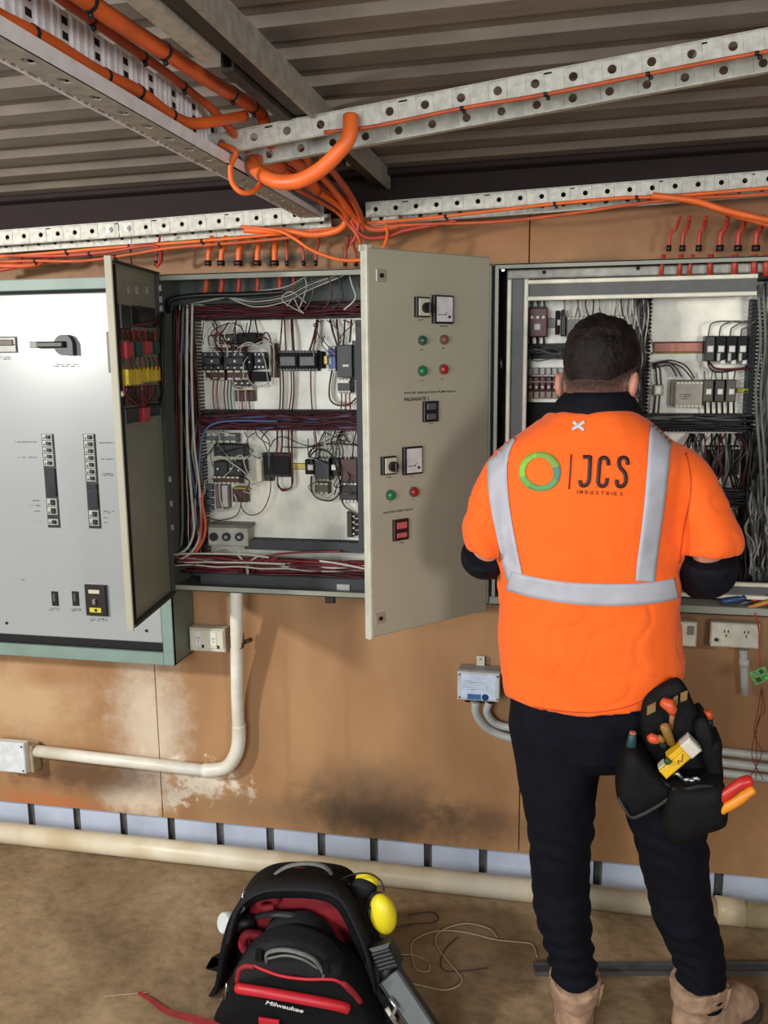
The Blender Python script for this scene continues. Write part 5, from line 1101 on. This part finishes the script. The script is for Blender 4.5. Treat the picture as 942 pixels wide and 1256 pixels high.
for s_ in (-1,1):
    m=MB(); vs,fs=ellip(H(s_*.031,.084,.002),(Hr,Hf,Hu),(.012,.011,.010),12,8); m.add(vs,fs,True); e_=m.build('eye',white,PT); m=MB(); vs,fs=ellip(H(s_*.031,.0925,.002),(Hr,Hf,Hu),(.0055,.003,.0055),10,6); m.add(vs,fs,True); m.build('iris',M('iris_brown',(60,40,28),.3),e_)
# hair
hairm=M('dark_brown_hair',(38,28,25),.6,0,.45,55,.9,col2=(20,15,14),bscale=130)
m=MB(); m.loft([hring(u_,hw,fb,ff,k) for u_,hw,fb,ff,k in ((-.050,.030,-.070,-.02,1.0),(-.034,.046,-.080,-.01,1.0),(-.012,.060,-.088,.030,1.0),(.010,.069,-.092,.045,1.02),(.030,.075,-.098,.070,1.04),(.055,.076,-.102,.098,1.04),(.085,.072,-.096,.096,1.03),(.110,.058,-.078,.078,1.02),(.128,.036,-.050,.050,1.0),(.136,.012,-.018,.018,1.0))])
def hd(co,n):
    l=(co-HO); u_=l.dot(Hu); k=max(0,min(1,(u_-.0)/.06)); return (noise.noise(co*26)*.004+noise.noise(co*95)*.0015+noise.noise(V((co.x*220,co.y*70,co.z*70)))*.003)*(.25+k)-max(0,(.0-u_))*.08
fuse(m,'hair',hairm,PT,.005,4,hd)
# ---------------- jacket
jk=bpy.data.materials.new('hi_vis_orange'); jk.use_nodes=True; nt=jk.node_tree; b=nt.nodes['Principled BSDF']
tc=nt.nodes.new('ShaderNodeTexCoord'); nz=nt.nodes.new('ShaderNodeTexNoise'); nz.inputs['Scale'].default_value=7; nt.links.new(tc.outputs['Object'],nz.inputs['Vector'])
rp=nt.nodes.new('ShaderNodeValToRGB'); rp.color_ramp.elements[0].color=(1,.125,.008,1); rp.color_ramp.elements[1].color=(1,.165,.018,1); nt.links.new(nz.outputs[0],rp.inputs[0]); nt.links.new(rp.outputs[0],b.inputs['Base Color'])
b.inputs['Roughness'].default_value=.75; b.inputs['Sheen Weight'].default_value=.15; b.inputs['Specular IOR Level'].default_value=.25
nb=nt.nodes.new('ShaderNodeTexNoise'); nb.inputs['Scale'].default_value=16; nb.inputs['Detail'].default_value=3; nt.links.new(tc.outputs['Object'],nb.inputs['Vector']); bp=nt.nodes.new('ShaderNodeBump'); bp.inputs['Strength'].default_value=.35; bp.inputs['Distance'].default_value=.012; nt.links.new(nb.outputs[0],bp.inputs['Height']); nt.links.new(bp.outputs[0],b.inputs['Normal'])
m=MB()
hemL,hemC,hemR=at(620,848,YP).z,at(728,882,YP-.13).z,at(838,826,YP).z
def hemring(L,R,dz,back,front):
    a=at(L,850,YP); b_=at(R,830,YP); c=(a.x+b_.x)/2; w_=(b_.x-a.x)/2; out=[]
    for k in range(32):
        t=2*PI*k/32; ct,st_=math.cos(t),math.sin(t); pX=math.copysign(abs(ct)**.85,ct); pYv=math.copysign(abs(st_)**.85,st_)
        f=(pX+1)/2; side=hemL*(1-f)+hemR*f; bk_=max(0,-pYv); z=side*(1-bk_)+hemC*bk_ if f<.5 else side*(1-bk_)+(hemC*(1-(f-.5)*.9)+side*(f-.5)*.9)*bk_
        out.append(V((c+w_*pX,YP+(back if st_<0 else front)*pYv,z+dz)))
    return out
m.loft([hemring(619,840,0,.128,.12),hemring(615,841,.05,.132,.12),pxring(790,611,839,.132,.12),pxring(755,611,836,.130,.12),pxring(720,611,834,.128,.12),pxring(670,612,836,.130,.12),pxring(620,612,838,.130,.12),pxring(585,612,841,.128,.11),pxring(560,611,843,.120,.10),pxring(544,620,834,.108,.09),pxring(530,640,815,.104,.08),pxring(518,656,800,.096,.07),pxring(508,670,788,.088,.065),pxring(502,680,780,.076,.06)])
def px3(l): return [at(*q) for q in l]
m.tube(cat_(px3([(640,566,-.52),(620,590,-.525),(603,630,-.54),(598,662,-.55),(597,678,-.55)]),4),[.052,.056,.060,.061,.061,.060,.059,.058,.058,.058,.058,.057,.057,.056,.054,.050,.044],22)
m.tube(cat_(px3([(812,566,-.52),(838,590,-.525),(860,632,-.54),(872,665,-.55),(873,680,-.55)]),4),[.054,.058,.062,.064,.064,.064,.064,.063,.063,.063,.063,.064,.064,.064,.062,.058,.052],22)
def jd(co,n):
    h=noise.noise(V((co.x*9,co.y*9,co.z*13)))*.005+noise.noise(V((co.x*22+5,co.y*22,co.z*15)))*.0022
    r=abs(noise.noise(V((co.x*7+co.z*9,co.y*6,co.z*7-co.x*8+3)))); h-=max(0,.10-r)*.024
    d1=min((co-Re).length,(co-Le).length)
    if d1<.14: w_=1-d1/.14; h+=w_*.0085*math.sin(co.z*66+co.x*45+noise.noise(co*12)*3)
    for ap in (at(612,640,YP-.08),at(832,655,YP-.08)):
        d2=(co-ap).length
        if d2<.09: h-=(1-d2/.09)*.008
    if abs(co.x-.06)<.11 and 1.2<co.z<1.45: h*=.35
    return h
jacket=fuse(m,'jacket',jk,PT,.006,8,jd)
bm=bmesh.new(); bm.from_mesh(jacket.data); bm.transform(Matrix.Translation(PO)); JB=BVHTree.FromBMesh(bm)
def hit(px,py):
    r=ray(px,py).normalized(); l,n,i,d=JB.ray_cast(CAM,r)
    return (l,n) if l is not None else (None,None)
def decal(name,mat,centre,width,off=.0022,parent=jacket,nw=5,k=6):
    c=[V((a[0],a[1],0)) for a in centre]; ws=[a[2] if len(a)>2 else width for a in centre]; p=cat_(c,k); n=len(p); W_=[]
    for i in range(n): t_=i/k; j=min(int(t_),len(ws)-2); W_.append(ws[j]+(ws[j+1]-ws[j])*min(1,t_-j))
    m=MB(); grid=[]
    for i in range(n):
        d=(p[min(i+1,n-1)]-p[max(i-1,0)]).normalized(); s_=V((-d.y,d.x,0)); row=[]
        for j in range(nw+1):
            q=p[i]+s_*W_[i]*(j/nw-.5); l,nn=hit(q.x,q.y)
            row.append(None if l is None else l+nn*off)
        grid.append(row)
    idx={}
    for i in range(n):
        for j in range(nw+1):
            if grid[i][j] is not None: idx[i,j]=len(m.v); m.v.append(grid[i][j])
    for i in range(n-1):
        for j in range(nw):
            kk=[(i,j),(i+1,j),(i+1,j+1),(i,j+1)]
            if any(x not in idx for x in kk): continue
            q=[m.v[idx[x]] for x in kk]
            if max((q[a]-q[(a+1)%4]).length for a in range(4))>.06: continue
            m.f.append([idx[x] for x in kk]); m.sm.append(True); m.mi.append(0)
    if m.f:
        o=m.build(name,mat,parent); so=o.modifiers.new('s','SOLIDIFY'); so.thickness=.0012; so.offset=0; return o
tape=M('reflective_tape',(178,180,190),.5,0,.05,40)
jacket['_o']=tuple(PO)
decal('reflective_tape',tape,[(642,521,16),(630,528,20),(617,545,23),(611,570,24),(612,605,24),(617,640,23),(624,675,22),(631,705,20),(634,722,12)],24)
decal('reflective_tape',tape,[(811,518,26),(809,540,27),(806,580,26),(802,620,25),(797,660,24),(793,690,24),(791,713,24)],25)
decal('reflective_tape',tape,[(625,712,24),(650,719,25),(690,726,26),(729,729,27),(771,729,27),(805,726,26),(829,721,25)],26,off=.0026)
cb=620;rb=500;sc_=5.233
def c7(l): return [(620+x/sc_,500+y/sc_)+tuple(r) for x,y,*r in l]
blk=M('print_dark_maroon',(50,14,14),.6)
for st__ in ([(497,318),(525,318),(548,318)],[(543,312),(541,380),(537,450),(528,485),(508,500),(488,497),(480,480),(480,466)],[(660,372),(655,340),(635,322),(612,330),(602,360),(598,420),(594,470),(602,496),(622,504),(642,494),(650,470),(650,452)],[(784,368),(778,335),(758,322),(735,330),(727,355),(735,385),(757,410),(770,440),(768,480),(752,502),(728,505),(714,488),(713,462)]):
    decal('printed_letter',blk,c7(st__),4.6,off=.0018,nw=2,k=5)
decal('logo_divider',blk,c7([(422,302),(416,400),(408,522)]),1.5,off=.0018,nw=1)
seamm=M('orange_seam',(214,78,24),.8)
for l in ([(841,556),(847,585),(845,620),(838,655),(833,690)],[(611,560),(606,590),(608,630),(612,665),(613,690)]): decal('seam',seamm,l,1.6,off=.001,nw=1)
decal('seam',seamm,[(628,862),(660,868),(700,873),(735,873),(770,866),(800,852),(830,832)],1.3,off=.001,nw=1)
# ring emblem in four overlapping swoops
cx_,cy_=222,413
def arc(a0,a1,r0,r1,w0,w1,mt_,off):
    l=[]
    for i in range(13): f=i/12; a=math.radians(a0+(a1-a0)*f); r_=r0+(r1-r0)*f; w_=(w0+(w1-w0)*f); l.append((cx_+r_*math.cos(a)*1.0,cy_-r_*math.sin(a)*.96,w_))
    decal('ring_emblem',mt_,[(620+x/sc_,500+y/sc_,w_/sc_) for x,y,w_ in l],5,off=off,nw=3,k=3)
arc(85,205,115,112,34,44,M('emblem_lime',(140,196,66),.6),.0018)
arc(195,262,112,106,44,40,M('emblem_green',(110,176,84),.6),.0020)
arc(235,335,104,116,34,40,M('emblem_sage',(96,160,96),.6),.0022)
arc(300,385,118,108,24,54,M('emblem_teal',(78,138,118),.6),.0018)
arc(18,100,108,116,54,34,M('emblem_olive',(134,170,74),.6),.0019)
whp=M('print_white',(214,214,214),.5)
decal('printed_mark',whp,c7([(436,92),(470,118),(505,144)]),4.0,off=.0018,nw=2); decal('printed_mark',whp,c7([(508,90),(468,118),(428,142)]),4.0,off=.0022,nw=2)
def seg(x,y,pts): decal('printed_letter',blk,c7([(x+a,y+b_) for a,b_ in pts]),.62,off=.0018,nw=1,k=1)
gl_={'I':[[(0,0),(0,22)]],'N':[[(0,22),(0,0)],[(0,0),(14,22)],[(14,22),(14,0)]],'D':[[(0,0),(0,22)],[(0,0),(9,2),(13,11),(9,20),(0,22)]],'U':[[(0,0),(0,18),(7,22),(14,18),(14,0)]],'S':[[(13,3),(7,0),(1,4),(6,10),(13,16),(7,22),(0,19)]],'T':[[(0,0),(15,0)],[(7,0),(7,22)]],'R':[[(0,22),(0,0),(10,1),(12,6),(10,11),(0,11)],[(6,11),(13,22)]],'E':[[(12,0),(0,0),(0,22),(12,22)],[(0,11),(10,11)]]}
x=462
for ch in 'INDUSTRIES':
    for p_ in gl_[ch]: seg(x,529+(x-462)*.05,p_)
    x+= 17 if ch=='I' else 34
# navy lower sleeves, collar
navy=M('navy_fabric',(13,15,25),.8,0,.25,60,.3,bscale=200)
m=MB(); m.tube(cat_(px3([(594,676,-.548),(594,684,-.52),(603,688,-.45),(616,684,-.38)])+[Lw+V((-.003,-.03,-.002))],4),[.050,.053,.054,.053,.051,.049,.047,.045,.043,.041,.040,.038,.036,.035,.034,.034,.034],20); cufL=m
fuse(m,'lower_sleeve',navy,PT,.005,5,lambda co,n: noise.noise(V((co.x*14,co.y*30,co.z*14)))*.004)
m=MB(); m.tube(cat_(px3([(871,684,-.55),(870,699,-.535),(862,706,-.47),(850,704,-.40)])+[Rw+V((.003,-.03,-.002))],4),[.054,.058,.060,.060,.060,.058,.056,.054,.052,.048,.045,.042,.040,.038,.036,.036,.036],20)
fuse(m,'lower_sleeve',navy,PT,.005,5,lambda co,n: noise.noise(V((co.x*14,co.y*30,co.z*14)))*.004)
m=MB(); rings=[]
for py,L,R,bk_,fr_ in ((525,664,797,.074,.066),(513,668,793,.078,.068),(500,676,786,.080,.072),(488,685,779,.078,.072),(480,694,772,.072,.070),(480,699,767,.066,.068),(494,690,776,.060,.064),(512,684,784,.05,.06)): rings.append(pxring(py,L,R,bk_,fr_,p=1.0))
m.loft(rings,cap=False); m.build('collar',navy,PT)
# trousers
trs=M('navy_drill',(9,12,24),.85,0,.25,40,.4,bscale=240)
m=MB()
def legring(py,L,R,y,dep): return pxring(py,L,R,dep,dep,y,p=1.0)
m.loft([legring(*a) for a in ((850,625,738,-.52,.105),(890,624,738,-.52,.108),(930,630,738,-.52,.105),(980,640,732,-.52,.098),(1040,650,725,-.515,.088),(1080,652,723,-.51,.085),(1120,657,724,-.535,.078),(1160,667,729,-.545,.070),(1190,675,733,-.555,.062),(1208,680,732,-.56,.054),(1230,688,726,-.56,.036))])
m.loft([legring(*a) for a in ((850,728,838,-.52,.105),(890,738,842,-.52,.108),(930,745,848,-.515,.105),(980,762,862,-.50,.098),(1040,778,870,-.49,.088),(1080,788,872,-.48,.085),(1120,799,877,-.495,.078),(1155,814,887,-.50,.070),(1190,828,890,-.515,.062),(1216,833,887,-.52,.054),(1238,842,880,-.52,.036))])
m.loft([pxring(835,628,836,.112,.10),pxring(880,626,840,.118,.105),pxring(915,634,840,.108,.09),pxring(935,660,815,.07,.06)])
def td(co,n):
    z=co.z; h=noise.noise(V((co.x*10,co.y*10,co.z*12)))*.006
    k=max(0,min(1,(.42-z)/.25)); h+=k*.0045*math.sin(z*150+noise.noise(V((co.x*9,co.y*9,z*6)))*7)
    k2=max(0,1-abs(z-.50)/.10); h+=k2*.004*math.sin(z*110+co.x*40+noise.noise(co*10)*3); return h
fuse(m,'trousers',trs,PT,.006,6,td)
# boots
bootm=M('tan_suede',(176,142,116),.85,0,.2,40,.4,bscale=160); sole=M('boot_sole',(70,58,48),.8,0,.2,40)
for A,dr_,sd in ((LegL[-1],V((-.03,1,0)),-1),(LegR[-1],V((.80,.60,0)),1)):
    dr_.normalize(); rt_=V((dr_.y,-dr_.x,0)); b0=V((A.x,A.y,0)); m=MB()
    def br(f,z,w_,l_): return ering(b0+dr_*f+V((0,0,z)),w_,l_,22,rt_,dr_,.9)
    def tilt(r_,dz): return [q+V((0,0,dz*abs((q-b0).dot(rt_))/.05)) for q in r_]
    zt=A.z-.018
    m.loft([br(.035,.022,.048,.104),br(.040,.045,.049,.114),br(.030,.065,.048,.100),br(.010,.085,.048,.074),br(.0,.105,.050,.062),tilt(br(-.003,zt-.03,.056,.064),.01),tilt(br(-.004,zt,.061,.068),.028)])
    m.tube([b0+dr_*.07+V((0,0,.050)),b0+dr_*.13+V((0,0,.046)),b0+dr_*.165+V((0,0,.040))],[.046,.046,.034],16)
    bo=fuse(m,'boot',bootm,PT,.004,3,lambda co,n: noise.noise(co*40)*.003)
    m=MB(); out=[]
    for k in range(28):
        t_=2*PI*k/28; f=math.sin(t_); w_=.047+.006*max(0,f) if f>-.2 else .044; out.append(b0+dr_*(.052+f*.145)+rt_*(w_*math.copysign(abs(math.cos(t_))**.7,math.cos(t_))))
    m.loft([[q+V((0,0,.001)) for q in out],[q+V((0,0,.020)) for q in out],[q*1.0+V((0,0,.026)) for q in out]],False); m.build('sole',sole,bo)
    q_=b0+V((.052,-.02,zt)); m=MB(); m.tube([q_-V((0,0,.03)),q_+V((.006,0,0)),q_+V((.010,0,.026)),q_+V((-.002,0,.012))],.005,8); m.build('pull_tab',bootm,bo)
# ================================================================ tool pouch on the right hip
tpm=M('pouch_black',(15,15,16),.7,0,.25,80,.35,bscale=180); tpe=M('pouch_trim',(62,60,58),.6,0,.2,60)
def c8(l): return [(740+x/4.66,820+y/4.66) for x,y in l]
q=at(830,930,-.66); t=T('tool_pouch','black two-pocket tool pouch hanging on the right hip under the orange jacket','tool pouch',(q.x,q.y,q.z-.12))
soft(t,'backing_flap',tpm,c8([(215,330),(235,190),(330,110),(425,70),(480,120),(530,230),(575,310),(600,420),(630,560),(660,700),(600,760),(420,700),(300,560),(240,460)]),-.625,-.655,.010,smooth_pts=3,zmin=.3)
soft(t,'side_panel',tpm,c8([(520,330),(570,270),(612,320),(622,400),(680,420),(682,520),(690,640),(660,700),(590,600),(545,470)]),-.60,-.68,.012,smooth_pts=3,zmin=.3)
p1=soft(t,'left_pocket',tpm,c8([(120,470),(180,450),(250,520),(330,610),(395,670),(400,720),(300,790),(200,850),(150,850),(105,780),(75,730),(90,600)]),-.63,-.705,.030,smooth_pts=3,zmin=.3)
p2=soft(t,'right_pocket',tpm,c8([(380,690),(430,660),(520,655),(620,650),(690,660),(710,760),(715,850),(690,900),(560,945),(440,1000),(370,975),(335,900),(345,800)]),-.64,-.730,.030,smooth_pts=3,zmin=.3)
def p8(x,y,yy): return at(740+x/4.66,820+y/4.66,yy)
MB().tube(cat_([p8(85,740,-.72),p8(120,800,-.732),p8(160,850,-.735),p8(220,835,-.735),p8(320,780,-.73),p8(395,725,-.73)],5),.0035,8).build('trim',tpe,p1)
MB().tube(cat_([p8(195,480,-.70),p8(250,560,-.712),p8(330,640,-.715),p8(385,672,-.715)],5),.006,8,flat=.6).build('rim',M('pouch_rim',(44,42,42),.6),p1)
MB().tube(cat_([p8(395,690,-.735),p8(470,690,-.742),p8(560,672,-.742),p8(660,680,-.735)],5),.004,8).build('rim',M('pouch_rim',(44,42,42),.6),p2)
tb=M('pouch_tab_tan',(140,112,70),.7)
for (a,b_,c_) in (((250,240),(300,215),0),((440,165),(480,150),0),((400,190),(425,178),0)):
    A=p8(*a,-.672);B=p8(*b_,-.672); m=MB(); f_=Fr(A,B-A,(0,0,1),(0,-1,0)); L_=(B-A).length; m.box(f_,0,-.010 if c_==0 else -.006,L_,.010,0,.004,.001); m.build('webbing_tab',tb,t)
def tool(name,lb,cat,pts,rs,mat,n=12,parts=()):
    c=[p8(*q) for q in pts]; t2=T(name,lb,cat,tuple(c[-1])); MB().tube(c,rs,n).build('handle',mat,t2)
    for nm_,pp,rr_,mm in parts: MB().tube([p8(*q) for q in pp],rr_,10).build(nm_,mm,t2)
    return t2
orh=M('tool_orange',(226,92,50),.4); yw_=M('tool_yellow_dark',(150,112,50),.45); 
tool('screwdriver','orange-headed screwdriver, topmost in the hip pouch','screwdriver',[(335,205,-.69),(350,200,-.695),(375,205,-.70),(392,235,-.70),(398,262,-.69)],[.006,.012,.014,.011,.005],orh,parts=[('shaft',[(396,255,-.69),(390,300,-.685),(388,345,-.68)],[.006,.005,.004],M('shaft_tan',(150,96,70),.5))])
tool('screwdriver','dull yellow handled screwdriver in the middle of the hip pouch','screwdriver',[(348,326,-.70),(352,332,-.70),(366,370,-.70),(385,425,-.69)],[.0085,.0105,.0095,.009],yw_,parts=[('end_cap',[(346,322,-.70),(349,330,-.70)],[.0075,.0085],M('cap_tan',(190,140,100),.5))])
tool('screwdriver','orange and tan tipped tool left of the yellow rule in the hip pouch','screwdriver',[(258,402,-.70),(275,398,-.702),(300,405,-.70),(322,400,-.69)],[.007,.011,.010,.006],orh,parts=[('collar',[(308,392,-.70),(322,400,-.70),(340,410,-.695)],[.006,.008,.007],yw_),('shaft',[(322,405,-.69),(350,450,-.68)],[.006,.007],tpe)])
tool('screwdriver','teal-handled screwdriver at the left edge of the hip pouch','screwdriver',[(168,372,-.70),(166,385,-.70),(160,430,-.70),(160,475,-.69)],[.006,.0085,.010,.009],M('tool_teal',(36,74,80),.4),parts=[('end_cap',[(169,362,-.70),(168,374,-.70)],[.0065,.0075],M('cap_pink',(190,120,100),.5))])
tool('marker_pen','orange-tipped black pen at the right edge of the hip pouch','pen',[(600,285,-.65),(602,330,-.65)],[.009,.010],black,parts=[('cap',[(592,240,-.65),(598,262,-.65),(601,285,-.65)],[.007,.0095,.009],orh)])
A=p8(350,585,-.712); B=p8(520,440,-.70); fz=Fr(A,B-A,V((0,-1,0)).cross(B-A),(0,-1,0)); L_=(B-A).length
if fz.W.z<0: fz.W=-fz.W
t2=T('voltage_tester','yellow tester with white end standing out of the hip pouch','tester',tuple(A))
yb_=M('tester_yellow',(236,186,34),.4)
m=MB(); m.box(fz,-.006,-.011,L_*.76,.011,-.016,.014,.003); m.box(fz,L_*.30,.011,L_*.76,.022,-.016,.014,.002); m.build('tester_body',yb_,t2)
MB().box(fz,L_*.76,-.013,L_*1.08,.023,-.017,.015,.003).build('white_end',M('tester_white',(226,220,206),.4),t2)
m=MB(); m.box(fz,-.004,.012,L_*.16,.016,-.012,.012,.002); m.build('cream_edge',cream,t2)
m=MB(); m.tube([fz.pt(L_*.22,.016,.012),fz.pt(L_*.34,.017,.016)],.007,8); m.build('green_button',M('tester_green',(50,86,40),.5),t2)
m=MB(); m.tube(cat_([fz.pt(L_*.42,-.002,.015),fz.pt(L_*.47,.004,.015),fz.pt(L_*.52,-.002,.015),fz.pt(L_*.60,.003,.015),fz.pt(L_*.68,.008,.015)],4),.0011,5); m.build('tester_marks',M('ink_olive',(96,76,20),.6),t2)
t2=T('pliers','red and amber handled pliers sticking out right of the hip pouch','pliers',tuple(p8(640,790,-.73)))
MB().tube(cat_([p8(625,790,-.735),p8(660,755,-.74),p8(720,705,-.745),p8(790,655,-.745),p8(848,640,-.74)],4),[.010]*4+[.0115]*4+[.011]*4+[.012]*4+[.009],12).build('handle',M('plier_red',(206,44,40),.35),t2)
MB().tube(cat_([p8(672,815,-.745),p8(710,790,-.75),p8(770,755,-.755),p8(820,715,-.755),p8(862,690,-.75)],4),[.009]*4+[.010]*8+[.009]*4+[.006],12).build('handle',M('plier_amber',(238,150,40),.4),t2)
MB().tube([p8(632,800,-.738),p8(650,825,-.742),p8(665,838,-.74)],[.011,.012,.008],12).build('collar',M('plier_red',(206,44,40),.35),t2)
MB().tube([p8(640,808,-.735),p8(600,805,-.735),p8(540,800,-.742),p8(480,790,-.748)],[.006,.006,.005,.003],8).build('jaw',steel,t2)
t2=T('key_ring','bright metal keys and clips in the mouth of the hip pouch','keys',tuple(p8(480,630,-.70)))
for a,b_ in (((400,605),(450,625)),((455,640),(500,632)),((505,632),(560,640)),((480,645),(530,640))): MB().tube([p8(*a,-.71),p8((a[0]+b_[0])/2,a[1]-6,-.722),p8(*b_,-.71)],.0042,8).build('key',steel,t2)
